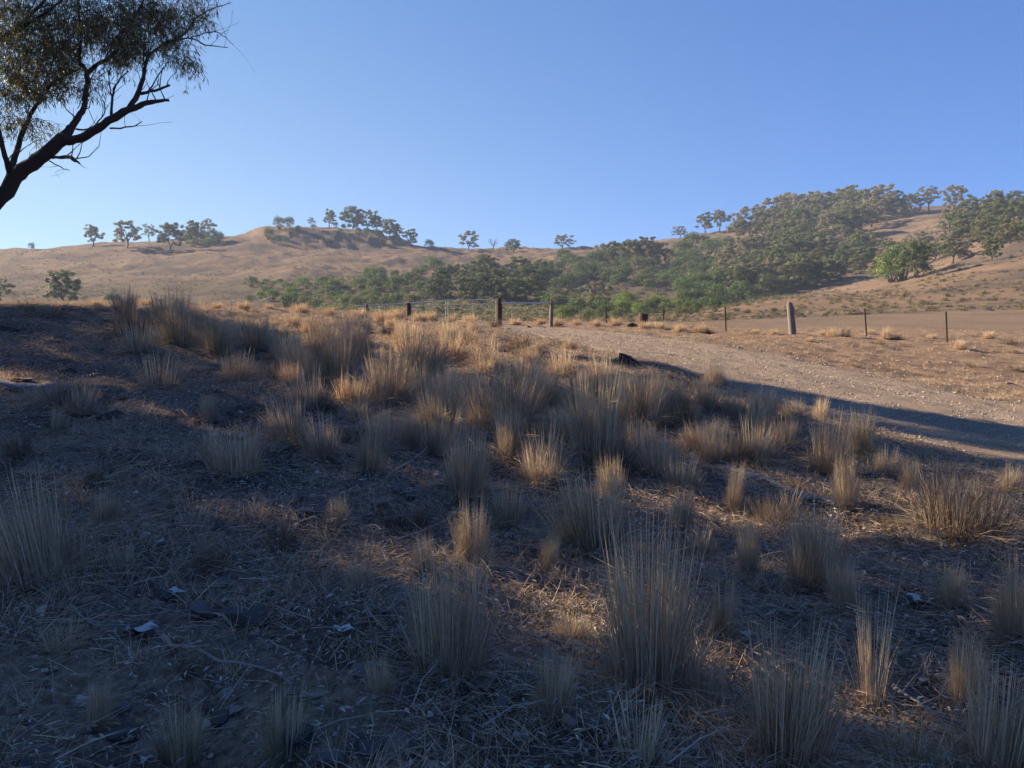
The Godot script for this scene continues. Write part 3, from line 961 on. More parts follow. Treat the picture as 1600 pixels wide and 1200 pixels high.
func gate_and_fence() -> void:
	rng.seed = 61
	var D := 36.0
	var rust := Color(0.13, 0.075, 0.055)
	var greyw := Color(0.32, 0.28, 0.25)
	post("gate_post", 638.5, 474, 508, 8.0, D, 0, rust, M.weathered_wood, "short dark red brown gate post where the pipe rail ends")
	post("gate_post", 780, 466, 511, 8.5, D, 0, rust, M.weathered_wood, "tall dark red brown gate post at the road's edge")
	post("rail_post", 861, 472, 504, 6.0, D + 1.0, 1, greyw, M.weathered_wood, "grey post at the outer end of the thick pipe rail")
	post("rail_post", 577, 476, 505, 5.0, D - 0.5, -4, Color(0.36, 0.26, 0.19), M.weathered_wood, "thin pale post leaning under the pipe rail")
	var t := thing("pipe_rail", G(at_depth(598, 500, D).x, -D), "long pale pipe rail sloping up to the short gate post", "rail")
	pipe(t, "rail", at_depth(556, 478.5, D - 0.6), at_depth(636, 474.5, D), 0.032)
	t = thing("pipe_gate", G(at_depth(668, 500, D).x, -D), "half gate of pale pipe hung on the short dark post", "gate", "")
	pipe(t, "top_rail", at_depth(641, 474, D + 0.05), at_depth(697, 469.5, D + 0.1), 0.029)
	pipe(t, "middle_rail", at_depth(641, 480, D + 0.05), at_depth(697, 476.5, D + 0.1), 0.022)
	pipe(t, "bottom_rail", at_depth(641, 505, D + 0.05), at_depth(697, 504, D + 0.1), 0.014)
	pipe(t, "stile", at_depth(642.5, 474, D + 0.05), at_depth(642.5, 505, D + 0.05), 0.014)
	pipe(t, "stile", at_depth(666, 478, D + 0.05), at_depth(666, 505, D + 0.05), 0.012)
	pipe(t, "stile", at_depth(696.5, 469, D + 0.1), at_depth(696.5, 504, D + 0.1), 0.018)
	t = thing("pipe_gate", G(at_depth(740, 500, D).x, -D), "half gate of thin pipe hung on the tall dark post", "gate", "")
	pipe(t, "top_rail", at_depth(700, 469.3, D + 0.1), at_depth(776, 468, D + 0.05), 0.020)
	pipe(t, "middle_rail", at_depth(700, 476, D + 0.1), at_depth(776, 475.5, D + 0.05), 0.016)
	pipe(t, "bottom_rail", at_depth(700, 504, D + 0.1), at_depth(776, 504, D + 0.05), 0.012)
	pipe(t, "stile", at_depth(700, 469, D + 0.1), at_depth(700, 505, D + 0.1), 0.018)
	pipe(t, "stile", at_depth(738, 469, D + 0.08), at_depth(738, 504, D + 0.08), 0.009)
	pipe(t, "stile", at_depth(775, 468, D + 0.05), at_depth(775, 505, D + 0.05), 0.014)
	t = thing("pipe_rail", G(at_depth(820, 500, D).x, -D - 0.5), "thick pale pipe rail from the tall gate post to the grey post", "rail")
	pipe(t, "rail", at_depth(784, 474, D + 0.1), at_depth(858, 473.2, D + 1.0), 0.040)
	pipe(t, "prop", at_depth(800, 475, D + 0.3), at_depth(800, 507, D + 0.3), 0.010)
	# wire fence beyond the road
	t = thing("wire_fence", G(at_depth(1238, 522, 33).x, -33), "wire fence of rusty steel pickets along the far verge", "fence")
	var tops := []
	for e in [[948, 478, 505, 44.0, -1.0], [1037, 480, 512, 40.0, 0.0], [1135, 480, 521, 36.0, -2.0], [1355, 483, 524, 34.0, -4.0], [1481, 487, 530, 32.5, -3.0], [1640, 492, 538, 31.5, 0.0], [1800, 496, 546, 30.5, 1.0]]:
		var a := at_depth(e[0] + 0.0, e[2], e[3])
		var z := at_depth(e[0] + e[4], e[1], e[3])
		a.y = minf(a.y, H(a.x, a.z)) - 0.3
		var b := MB.new()
		for k in 3:      # three flanges of a star picket
			var an := TAU * k / 3.0 + 0.4
			var o := Vector3(cos(an), 0, sin(an)) * 0.038
			b.tube([a + o * 0.5, z + o * 0.5], [0.021, 0.021], 4, Color(0.10, 0.065, 0.05))
		obj("picket", b.commit(M.rusty_steel), t)
		tops.append([a, z])
	var pb := post("wooden_post", 1240, 474, 523, 11.0, 34.5, -6, greyw, M.weathered_wood, "", "", t)
	pb.set_meta("label", "thick grey split timber post with slanted top")
	for w in 4:
		var b := MB.new()
		var pts := []
		var rad := []
		for e in tops:
			var a: Vector3 = e[0]
			var z: Vector3 = e[1]
			pts.append(a.lerp(z, 0.40 + 0.18 * w) + Vector3(0, 0, 0.03)); rad.append(0.0022)
		b.tube(pts, rad, 4, Color(0.2, 0.18, 0.17))
		obj("wire", b.commit(M.rusty_steel), t)
	for o in t.get_children():
		o.position = -t.position
	for o in get_children():
		if o.name.begins_with("pipe_"):
			for k in o.get_children():
				k.position = -o.position
	# the old split stump by the fence
	var s := thing("tree_stump", G(at_depth(1003, 505, 39).x, -39), "burnt broken stump beside the fence at the road bend", "stump")
	var base := at_depth(1004, 508, 39.0)
	base.y = H(base.x, base.z) - 0.1
	var c := Color(0.17, 0.105, 0.075)
	var b1 := MB.new()
	b1.tube([base, base + Vector3(0.0, 0.35, 0), base + Vector3(0.03, 0.62, 0.02), base + Vector3(0.05, 0.74, 0)], [0.30, 0.28, 0.29, 0.25], 7, c, 0.12)
	obj("bole", b1.commit(M.bark), s)
	var b2 := MB.new()
	b2.tube([base + Vector3(-0.3, 0.1, 0), base + Vector3(-0.55, 0.22, 0.05), base + Vector3(-0.8, 0.15, 0.1)], [0.14, 0.12, 0.07], 7, c, 0.14)
	obj("root", b2.commit(M.bark), s)
	for o in s.get_children():
		o.position = -s.position

# ---------------------------------------------------------------- rocks
func rock_mesh(seed_: int, flat: float, col: Color) -> ArrayMesh:
	var s := SphereMesh.new()
	s.radius = 1.0; s.height = 2.0; s.radial_segments = 14; s.rings = 9
	var arr := s.get_mesh_arrays()
	var nz := FastNoiseLite.new()
	nz.seed = seed_; nz.frequency = 0.9
	var cuts := []
	rng.seed = seed_
	for i in 9:
		var cd := rand_dir()
		cuts.append([cd, rr(0.42, 0.8)])
	var vs: PackedVector3Array = arr[Mesh.ARRAY_VERTEX]
	for i in vs.size():
		var p := vs[i]
		p *= 1.0 + 0.25 * nz.get_noise_3dv(p * 1.4)
		for e in cuts:
			var over: float = p.dot(e[0]) - e[1]
			if over > 0.0:
				p -= e[0] * over * 0.92
		vs[i] = Vector3(p.x * 1.15, p.y * flat, p.z) + Vector3.ONE * 0.03 * nz.get_noise_3dv(p * 6.0)
	var idx: PackedInt32Array = arr[Mesh.ARRAY_INDEX]
	var b := MB.new()
	for i in range(0, idx.size(), 3):
		b.tri(vs[idx[i]], vs[idx[i + 1]], vs[idx[i + 2]], col)
	# flat facets, normals outwards
	for i in range(0, b.v.size(), 3):
		var mid := (b.v[i] + b.v[i + 1] + b.v[i + 2]) / 3.0
		if b.n[i].dot(mid) < 0:
			for k in 3:
				b.n[i + k] = -b.n[i + k]
	return b.commit(M.stone)

func boulder_mesh(col: Color) -> ArrayMesh:
	# a wedge of black rock: steep peak at one end, sloping back to the other
	var rings := [[-0.35, [[-1.0, 0.5], [-0.2, 0.75], [0.8, 0.6], [1.15, 0.0], [0.7, -0.7], [-0.4, -0.7], [-1.05, -0.1]]], [0.25, [[-1.05, 0.42], [-0.25, 0.68], [0.6, 0.52], [0.98, 0.05], [0.5, -0.6], [-0.4, -0.62], [-1.08, -0.08]]], [0.62, [[-0.95, 0.28], [-0.4, 0.42], [0.2, 0.36], [0.6, 0.05], [0.15, -0.4], [-0.45, -0.42], [-0.98, -0.08]]]]
	var lift := [[0, 0, 0, 0, 0, 0, 0], [0.1, 0.05, -0.08, -0.1, -0.05, 0.0, 0.12], [0.22, 0.08, -0.12, -0.24, -0.1, 0.05, 0.25]]
	var b := MB.new()
	var pts := []
	for k in 3:
		var row := []
		for i in 7:
			row.append(Vector3(rings[k][1][i][0], rings[k][0] + lift[k][i], rings[k][1][i][1]))
		pts.append(row)
	for k in 2:
		for i in 7:
			var j := (i + 1) % 7
			b.tri(pts[k][i], pts[k][j], pts[k + 1][i], col)
			b.tri(pts[k][j], pts[k + 1][j], pts[k + 1][i], col)
	for i in 7:
		b.tri(pts[2][i], pts[2][(i + 1) % 7], Vector3(-0.4, 0.78, 0.0), col)
	for i in range(0, b.v.size(), 3):
		var mid := (b.v[i] + b.v[i + 1] + b.v[i + 2]) / 3.0
		if b.n[i].dot(mid) < 0:
			for k in 3:
				b.n[i + k] = -b.n[i + k]
	return b.commit(M.stone)

func rocks() -> void:
	var kinds := [rock_mesh(1, 0.62, Color(0.30, 0.27, 0.25)), rock_mesh(2, 0.4, Color(0.37, 0.30, 0.255)), rock_mesh(3, 0.75, Color(0.17, 0.155, 0.15)), rock_mesh(4, 0.5, Color(0.32, 0.265, 0.25)), boulder_mesh(Color(0.06, 0.053, 0.05))]
	rng.seed = 62
	var named := [[986, 573, 40, 4, 1.5, "angular black boulder at the road's edge"], [440, 806, 60, 1, 0.9, "flat topped block of stone left of the middle tussocks"], [415, 690, 72, 1, 1.0, "long brownish slab among litter on the bank"], [690, 1178, 74, 0, 0.9, "blue grey stone at the foot of the bank, beside the brown slab"], [760, 1180, 100, 1, 0.9, "broad brown slab at the foot of the bank"], [520, 1095, 70, 3, 0.8, "grey stone below the curled white scrap"], [580, 1178, 70, 2, 0.8, "dark rounded stone between foot of the bank slabs"], [230, 1165, 80, 1, 0.7, "pinkish slab behind short grass tufts"], [385, 975, 74, 2, 0.9, "dark stone half sunk above the pale scraps"], [175, 660, 46, 2, 1.0, "dark stone below the grey fallen log"], [105, 582, 30, 2, 1.2, "dark stone behind the grey fallen log"], [335, 580, 62, 2, 0.7, "low dark stone near the upright stalks"], [35, 602, 40, 2, 0.7, "blackened stone at the end of the grey log"], [505, 690, 30, 0, 0.8, "small stone next to the long slab"], [290, 820, 50, 1, 0.8, "small brownish slab amid straw"], [560, 970, 24, 3, 0.9, "small reddish stone above the curled scrap"], [555, 712, 24, 0, 0.9, "small grey stone uphill of the single stalk"], [8, 520, 44, 2, 0.9, "dark boulder on the crest of the bank"], [480, 800, 26, 3, 0.8, "small grey stone beside the flat topped block"], [600, 785, 36, 1, 0.5, "thin pale slab by the sunlit patch"], [230, 570, 22, 1, 0.9, "pale stone beside upright stalks on the bank"], [1238, 815, 30, 3, 0.7, "stone beside the bleached rotten log"], [20, 1190, 40, 1, 0.8, "pale stone at the foot of the bank"], [1040, 590, 24, 2, 0.8, "dark stone beside the dead stem near the road"], [828, 512, 8, 4, 1.0, "little black stone by the gate post"]]
	for e in named:
		var p := hit(e[0], e[1])
		var o := obj("rock", kinds[e[3]])
		var s: float = e[2] / F * -p.z * 0.5 / 1.05
		o.position = p - Vector3(0, s * 0.08, 0)
		o.rotation = Vector3(rr(-0.15, 0.15), rr(0, TAU), rr(-0.15, 0.15))
		if e[3] == 4:
			o.rotation = Vector3(0, 0.15, 0)
		o.scale = Vector3(s, s * e[4], s)
		tag(o, e[5], "rock", "")
	for i in 150:
		var px := rr(0, 900 if i < 100 else 1600)
		var py := rr(500, 1190) if i < 100 else rr(700, 1190)
		if i < 16:
			px = rr(290, 480); py = rr(494, 520)
		var p := hit(px, py)
		var kr := rng.randi() % 4
		var o := obj("rock", kinds[kr])
		if road_at(p.x, p.z) < 0.2:
			o.free()
			continue
		var s := rr(0.022, 0.065)
		o.position = p + Vector3(0, s * 0.05, 0)
		o.rotation = Vector3(rr(-0.3, 0.3), rr(0, TAU), rr(-0.3, 0.3))
		o.scale = Vector3(s, s * rr(1.0, 1.5), s)
		tag(o, ["grey", "flat brownish", "dark", "pinkish grey"][kr] + (" loose stone in the clod strewn lit crest of the bank" if i < 16 else " fist sized stone half hidden in the litter"), "rock", "loose stones of the crest" if i < 16 else "loose stones in the litter")
	# gravel and pebbles
	rng.seed = 63
	var xf := []
	var cs := []
	var pts := road_points(0.3)
	for i in 26000:
		var e = pts[rng.randi() % mini(pts.size(), 110)]
		var f := rr(-1.12, 1.12)
		if rng.randf() < 0.35 * exp(-pow((absf(f) - 0.36) * 6.0, 2.0)):
			continue
		var q: Vector2 = e[0] + Vector2(rr(-0.2, 0.2), rr(-0.2, 0.2)) + Vector2(0.87, -0.5) * f * e[1]
		var s := rr(0.010, 0.024) * (1.6 if rng.randf() < 0.12 else 1.0)
		xf.append(Transform3D(Basis.from_euler(Vector3(rr(0, 6), rr(0, 6), rr(0, 6))).scaled(Vector3(s, s * 0.7, s)), G(q.x, q.y) + Vector3(0, -0.006, 0)))
		cs.append(tint(Color(0.31, 0.25, 0.195), 0.35))
	stuff("gravel", rock_small(), xf, "loose gravel scattered over the road surface", "gravel", cs)
	xf = []
	cs = []
	for i in 15000:
		var d := 2.0 + (14.0 if i < 11000 else 32.0) * pow(rng.randf(), 0.8)
		var x := (rr(-200, 1800) - 800) / F * d
		if road_at(x, -d) < 0.0 or (d > 17.0 and road_at(x, -d) > 9.0):
			continue
		if noise_a.get_noise_2d(x * 0.8 + 5, -d * 0.8) < -0.12:
			continue
		var s := rr(0.007, 0.02) * (2.2 if rng.randf() < 0.2 else 1.0)
		xf.append(Transform3D(Basis.from_euler(Vector3(rr(0, 6), rr(0, 6), rr(0, 6))).scaled(Vector3(s, s * 0.7, s)), G(x, -d)))
		cs.append(tint(Color(0.15, 0.115, 0.095) if rng.randf() < 0.75 else Color(0.36, 0.30, 0.25), 0.4))
	for i in 5200:
		var d := rr(16.0, 36.0)
		var x := (rr(900, 1800) - 800) / F * d
		if road_at(x, -d) < -0.3 or noise_a.get_noise_2d(x * 0.7, -d * 0.7) < -0.1:
			continue
		var s := rr(0.012, 0.035) * (1.9 if rng.randf() < 0.1 else 1.0)
		xf.append(Transform3D(Basis.from_euler(Vector3(rr(0, 6), rr(0, 6), rr(0, 6))).scaled(Vector3(s, s * 0.7, s)), G(x, -d)))
		cs.append(tint(Color(0.32, 0.24, 0.18) if rng.randf() < 0.8 else Color(0.42, 0.36, 0.30), 0.3))
	stuff("pebbles", rock_small(), xf, "small stones and clods strewn over the bank and verges", "pebbles", cs)

var _small: ArrayMesh
func rock_small() -> ArrayMesh:
	if _small == null:
		var b := MB.new()
		var vs := [Vector3(1, 0.1, 0), Vector3(0.2, 0.9, 0.3), Vector3(-0.9, 0.2, 0.3), Vector3(-0.1, -0.8, 0.1), Vector3(0.1, 0.2, 1.0), Vector3(-0.2, 0.1, -1.0), Vector3(0.7, 0.5, -0.6), Vector3(-0.6, -0.3, 0.8)]
		for f in [[0, 1, 4], [1, 2, 4], [2, 7, 4], [7, 3, 4], [3, 0, 4], [0, 6, 1], [6, 5, 1], [5, 2, 1], [5, 3, 2], [3, 7, 2], [5, 6, 3], [6, 0, 3]]:
			b.tri(vs[f[0]], vs[f[1]], vs[f[2]], Color.WHITE)
			var k := b.v.size() - 3
			if b.n[k].dot(b.v[k] + b.v[k + 1] + b.v[k + 2]) < 0:
				for i in 3: b.n[k + i] = -b.n[k + i]
		_small = b.commit(M.dry_leaf)
	return _small

# ---------------------------------------------------------------- tussocks
func tussock_proto(seed_: int, blades: int, stalks: int, spread: float, w: float, cols: Array, droop: float) -> Node3D:
	rng.seed = seed_
	var root := Node3D.new()
	var b := MB.new()
	var tufts := 9 + seed_ % 6
	var subs := []
	for i in tufts:      # sub-tufts, each with its own lean, length and tone
		var a := TAU * i * 0.618 + rr(-0.5, 0.5)
		var r := sqrt((i + 0.3) / tufts) * spread * 0.40
		subs.append([Vector3(cos(a) * r, -0.03, sin(a) * r), Vector3(cos(a), 0, sin(a)) * (0.04 + r / spread * rr(0.1, 0.85)) + Vector3(rr(-0.1, 0.1), 0, rr(-0.1, 0.1)), rr(0.55, 1.0) * (1.0 - r * 0.3), cols[rng.randi() % cols.size()]])
	for i in blades:
		var e = subs[rng.randi() % tufts]
		var a := rr(0, TAU)
		var r := sqrt(rng.randf())
		var out := Vector3(cos(a), 0, sin(a))
		var p: Vector3 = e[0] + out * r * spread * 0.13
		var dir: Vector3 = (Vector3.UP + e[1] + out * r * rr(0.0, 0.24)).normalized()
		var l: float = e[2] * rr(0.5, 1.0)
		var bend: Vector3 = e[1] * rr(-0.4, 1.0) + out * rr(-0.1, 0.35) + Vector3(rr(-0.35, 0.35), -rr(0, 0.4), rr(-0.35, 0.35))
		if rng.randf() < droop:
			bend = (e[1] + out * 0.4) * rr(0.8, 1.8) + Vector3(0, -rr(0.9, 2.6), 0)
			dir = (Vector3.UP + e[1] * 1.5 + out * rr(0.3, 1.0)).normalized()
			l *= 0.9
		var tone: Color = e[3] if rng.randf() < 0.65 else cols[rng.randi() % cols.size()]
		b.blade(p, dir, l, w * rr(0.6, 1.3), bend, 4, tint(tone, 0.35))
	# collapsed skirt
	for i in int(blades * 0.34):
		var a := rr(0, TAU)
		var out := Vector3(cos(a), 0, sin(a))
		b.blade(out * rr(0.1, 0.4) * spread + Vector3(0, 0.02, 0), (out + Vector3(rr(-0.4, 0.4), rr(0.05, 0.6), rr(-0.4, 0.4))).normalized(), rr(0.2, 0.6), w * rr(0.7, 1.2), Vector3(rr(-0.5, 0.5), -rr(0.3, 1.0), rr(-0.5, 0.5)), 3, tint(cols[rng.randi() % cols.size()], 0.35))
	obj("blades", b.commit(M.straw), root)
	var s := MB.new()
	for i in stalks:
		var a := rr(0, TAU)
		var r := sqrt(rng.randf()) * spread * 0.36
		var out := Vector3(cos(a), 0, sin(a))
		s.blade(out * r, (Vector3.UP + out * rr(0.0, 0.22)).normalized(), rr(0.6, 1.05), w * 1.7, out * rr(-0.05, 0.15), 3, tint(Color(0.57, 0.47, 0.33), 0.2))
		if rng.randf() < 0.35:       # snapped stalk
			var q := out * r + Vector3(0, rr(0.4, 0.7), 0)
			s.blade(q, (out + Vector3(rr(-1, 1), rr(-0.2, 0.5), rr(-1, 1))).normalized(), rr(0.2, 0.4), w * 1.2, Vector3.ZERO, 2, Color(0.42, 0.34, 0.21))
	if stalks > 0:
		obj("stalks", s.commit(M.straw), root)
	return root

func tussocks() -> void:
	var straw := Color(0.47, 0.37, 0.255)
	var brown := Color(0.34, 0.26, 0.185)
	var red := Color(0.42, 0.29, 0.20)
	var pale := Color(0.55, 0.45, 0.325)
	var green := Color(0.18, 0.18, 0.09)
	var greyc := Color(0.35, 0.295, 0.225)
	var P := [
		tussock_proto(401, 850, 150, 0.55, 0.0048, [straw, brown, red, pale, straw], 0.12),
		tussock_proto(402, 800, 90, 0.65, 0.0048, [brown, greyc, straw, brown], 0.22),
		tussock_proto(403, 750, 100, 0.6, 0.0048, [greyc, brown, green, straw], 0.14),
		tussock_proto(404, 950, 0, 0.75, 0.0045, [brown, Color(0.12, 0.09, 0.065), greyc], 0.3),
		tussock_proto(405, 70, 34, 0.35, 0.0062, [pale, straw], 0.2),
		tussock_proto(406, 800, 100, 0.65, 0.0048, [red, straw, Color(0.34, 0.22, 0.13), brown], 0.12),
		tussock_proto(407, 300, 10, 0.9, 0.0065, [straw, pale, Color(0.34, 0.25, 0.12)], 0.45)]
	# coarser ones, seen from further away
	var Q := [
		tussock_proto(411, 600, 70, 0.65, 0.0075, [straw, brown, red, straw], 0.15),
		tussock_proto(412, 600, 50, 0.75, 0.0075, [brown, greyc, straw], 0.22),
		tussock_proto(413, 600, 60, 0.7, 0.008, [red, straw, pale], 0.12),
		tussock_proto(414, 640, 0, 0.9, 0.008, [brown, Color(0.12, 0.09, 0.065), greyc], 0.3)]
	rng.seed = 420
	# [column, foot row, height, width in pixels, prototype, lean, label]
	var named := [
		[1012, 1080, 285, 200, 0, 0.0, "largest straw tussock, thick with upright pale stalks"], [703, 1062, 205, 165, 1, 0.0, "dense brown tussock with blunt top beside the largest one"], [1232, 1185, 205, 180, 5, 0.05, "reddish tussock with spiky top at the foot of the bank"], [50, 915, 190, 200, 1, -0.22, "tussock fanning sideways at the edge of the shaded bank"], [1362, 1100, 200, 110, 4, 0.0, "thin tussock of tall bare yellow stalks"], [1570, 1200, 180, 190, 1, 0.1, "broad brown tussock with strewn straw beside it"], [1500, 850, 150, 140, 3, 0.0, "dark twiggy round tussock standing alone"], [1268, 915, 130, 110, 1, 0.0, "brown tussock with flat brushed top"], [930, 865, 130, 150, 2, -0.08, "greyish tussock slumping over behind the largest one"], [728, 780, 115, 95, 0, 0.0, "half lit tussock with fallen stems at its foot"], [738, 885, 115, 60, 2, 0.0, "narrow grey tussock in front of the half lit one"], [932, 725, 145, 120, 0, 0.0, "tall straw tussock in the middle of the bank"], [1000, 665, 85, 100, 5, 0.0, "reddish brush topped tussock below the black boulder"], [785, 670, 105, 150, 1, 0.0, "wide brown tussock in the thick of the bank"], [690, 680, 110, 100, 0, 0.0, "straw tussock with tall stems left of the wide brown one"], [527, 607, 120, 70, 2, 0.0, "tall dark stemmed tussock left of the lit clumps"], [605, 630, 90, 100, 1, 0.0, "round brown tussock in front of the lit clumps"], [470, 600, 80, 80, 1, -0.2, "tussock with drooping side near the tall dark one"], [345, 562, 76, 66, 2, 0.0, "grey green tussock on the upper bank"], [284, 547, 92, 66, 2, 0.0, "grey green tussock in front of the sunlit one"], [207, 532, 82, 54, 3, 0.0, "dark tussock against the sunlit crest"], [1590, 1010, 150, 90, 1, 0.0, "brown tussock half out of the litter beside the white scrap"], [445, 1185, 110, 90, 2, 0.05, "green grey tuft above the foot of bank stones"], [285, 1200, 110, 100, 2, 0.0, "loose green grey tuft by the pinkish slab"], [98, 1022, 52, 66, 6, 0.0, "small bright yellow cropped tuft on bare soil"], [1000, 1205, 120, 170, 4, 0.0, "sparse stalks in front of the largest tussock"], [1130, 1000, 100, 56, 2, 0.0, "slim tuft behind the largest tussock"], [398, 738, 74, 34, 4, 0.0, "few pale stems standing alone by the long slab"], [1440, 1195, 90, 130, 6, 0.1, "flattened heap of pale straw at the foot of the bank"], [1215, 815, 62, 90, 3, -0.15, "low dark tuft beside the bleached log"]]
	for e in named:
		set_tussock(P[e[4]], e, "dry_tussock", "tussocks of the bank")
	var others := [[195, 497, 52, 40, 2], [265, 508, 56, 62, 2], [400, 545, 58, 56, 2], [555, 562, 70, 70, 0], [660, 595, 84, 90, 2], [850, 645, 74, 84, 0], [820, 605, 60, 70, 2], [1052, 648, 62, 60, 0], [1105, 640, 46, 44, 2], [1145, 652, 52, 44, 0], [1186, 682, 58, 66, 3], [1226, 698, 44, 44, 2], [1296, 735, 92, 84, 1], [1346, 716, 74, 60, 2], [1386, 742, 44, 44, 1], [1120, 725, 60, 66, 1], [1180, 728, 50, 60, 1], [1062, 765, 60, 70, 1], [250, 612, 62, 70, 1], [76, 500, 32, 46, 3], [630, 822, 50, 70, 3], [195, 905, 60, 50, 1], [560, 935, 62, 44, 1], [640, 562, 50, 56, 2], [700, 565, 50, 60, 2], [755, 575, 50, 56, 1], [720, 628, 60, 70, 0], [500, 545, 52, 54, 0], [445, 560, 50, 60, 0], [880, 590, 44, 50, 1], [820, 560, 36, 44, 3], [940, 600, 46, 50, 1], [640, 540, 38, 50, 1], [700, 530, 30, 44, 1], [560, 520, 34, 40, 1], [300, 500, 30, 36, 2], [890, 1000, 40, 60, 1], [840, 760, 60, 70, 1], [1090, 870, 50, 60, 1], [1400, 830, 40, 60, 3], [330, 720, 60, 40, 1], [150, 760, 40, 50, 3], [500, 640, 40, 44, 3], [560, 660, 40, 40, 1], [870, 690, 60, 60, 0], [1580, 770, 44, 36, 1], [795, 720, 90, 60, 2]]
	for e in others:
		set_tussock(Q[e[4] % 4] if e[2] < 70 else P[e[4] % 4], [e[0], e[1], e[2], e[3], 0, rr(-0.08, 0.08), ["straw coloured", "brown", "reddish", "dark"][e[4] % 4] + (" tussock among many on the upper bank" if e[1] < 610 else (" medium tussock" if e[2] >= 60 else " small tussock") + " among the litter of the lower bank")], "dry_tussock", "tussocks of the upper bank" if e[1] < 610 else "smaller tussocks of the bank")
	for i in 130:
		var px := rr(60, 1250)
		var py := 500.0 + 250.0 * pow(rng.randf(), 1.3)
		if py < 500 + maxf(0.0, px - 760) * 0.24 or (px < 420 and rng.randf() < 0.7):
			continue
		var h := rr(0.28, 0.5) * F / -hit(px, py).z
		var kq := rng.randi() % 4
		set_tussock(Q[kq], [px, py, h, h * rr(0.8, 1.2), 0, rr(-0.15, 0.15), ["low straw coloured", "low brown", "low reddish", "low dark"][kq] + (" tuft filling gaps along the upper bank" if py < 600 else " tuft filling gaps between the larger tussocks")], "grass_tuft", "low tufts of the bank")
	for e in [[130, 640, 60], [330, 660, 56], [470, 700, 60], [570, 740, 66], [640, 700, 60], [860, 900, 70], [800, 830, 80], [1060, 830, 60], [1140, 800, 70], [1330, 800, 80], [1420, 780, 60], [1180, 900, 76], [1320, 960, 90], [1490, 960, 80], [1100, 1110, 110], [860, 1130, 110], [600, 1100, 70], [330, 900, 76], [440, 860, 60], [300, 1060, 66], [170, 820, 70], [30, 720, 60], [90, 680, 46], [540, 820, 56], [660, 900, 60], [150, 1150, 90], [1500, 1100, 110], [1290, 660, 40], [960, 780, 70], [1010, 720, 56]]:
		var kp := rng.randi() % 4
		set_tussock(P[kp], [e[0] + rr(-12, 12), e[1], e[2] * rr(0.85, 1.2), e[2] * rr(0.5, 0.85), 0, rr(-0.15, 0.15), ["stalky straw coloured", "brushy brown", "stalky grey green", "twiggy dark"][kp] + " tussock standing apart on the open bank"], "dry_tussock", "tussocks standing apart on the bank")
	# far verge, fence line and gate
	for e in [[1008, 514, 12, 26, 2], [1030, 515, 12, 22, 0], [1062, 519, 12, 22, 2], [1094, 521, 14, 20, 0], [1108, 522, 13, 16, 3], [962, 510, 12, 22, 2], [930, 510, 10, 24, 2], [900, 508, 9, 22, 2], [870, 509, 12, 30, 2], [845, 507, 9, 20, 2], [805, 508, 10, 20, 2], [733, 505, 14, 22, 2], [655, 503, 13, 30, 2], [600, 503, 18, 36, 2], [620, 500, 16, 26, 2], [560, 497, 14, 26, 2], [470, 489, 14, 30, 2], [1210, 524, 8, 14, 2], [1300, 528, 16, 18, 2], [1322, 526, 14, 14, 0], [1283, 524, 7, 14, 2], [1360, 523, 8, 14, 2], [1385, 530, 18, 14, 2], [1398, 530, 10, 16, 3], [1372, 540, 10, 18, 3], [1330, 543, 9, 18, 3], [1180, 522, 7, 12, 2], [1578, 538, 12, 22, 3], [1545, 530, 10, 16, 2], [1500, 548, 14, 16, 2], [1525, 575, 12, 16, 3], [1590, 580, 13, 18, 3], [1585, 552, 9, 18, 3], [1455, 530, 8, 14, 2], [1340, 575, 7, 12, 3], [1265, 535, 7, 12, 2], [420, 484, 8, 20, 2], [340, 482, 9, 20, 2], [150, 479, 9, 22, 2], [230, 478, 12, 26, 2], [380, 486, 12, 24, 2], [515, 495, 12, 22, 0]]:
		var verge: bool = e[0] > 880
		set_tussock(Q[e[4]], [e[0], e[1], e[2] * 1.2, e[3] * 1.1, 0, 0.0, "sunlit orange tuft along the far verge and fence" if verge else "sunlit straw tuft behind the crest and round the gate"], "verge_tuft", "tufts along the far verge" if verge else "tufts behind the crest")
	for p in P + Q:
		p.free()

func set_tussock(proto: Node3D, e: Array, called: String, group: String) -> void:
	var p := hit(e[0], e[1])
	var k := -p.z / F
	var o := copy(proto, called, e[6], "tussock", group)
	var s: float = e[2] * k / 0.88
	var w: float = e[3] * k / 0.8
	w = clampf(w, s * 0.45, s * 1.8)
	o.position = p
	o.rotation = Vector3(0, 0, -e[5])
	o.rotate_object_local(Vector3.UP, rr(0, TAU))
	o.scale = Vector3(w, s, w)

# ---------------------------------------------------------------- fallen wood, scraps, litter
func lying(px0: float, py0: float, px1: float, py1: float, r0: float, r1: float, m: int, lift: float, wob: float) -> Array:
	var a := hit(px0, py0)
	var z := hit(px1, py1)
	var pts := []
	var rad := []
	for i in m + 1:
		var t := float(i) / m
		var p := a.lerp(z, t) + Vector3(rr(-wob, wob), 0, rr(-wob, wob))
		p.y = base_height(p.x, p.z) * 0.6 + H(p.x, p.z) * 0.4 + lift + 0.01
		pts.append(p)
		rad.append(lerpf(r0, r1, t) * rr(0.85, 1.15))
	return [pts, rad]

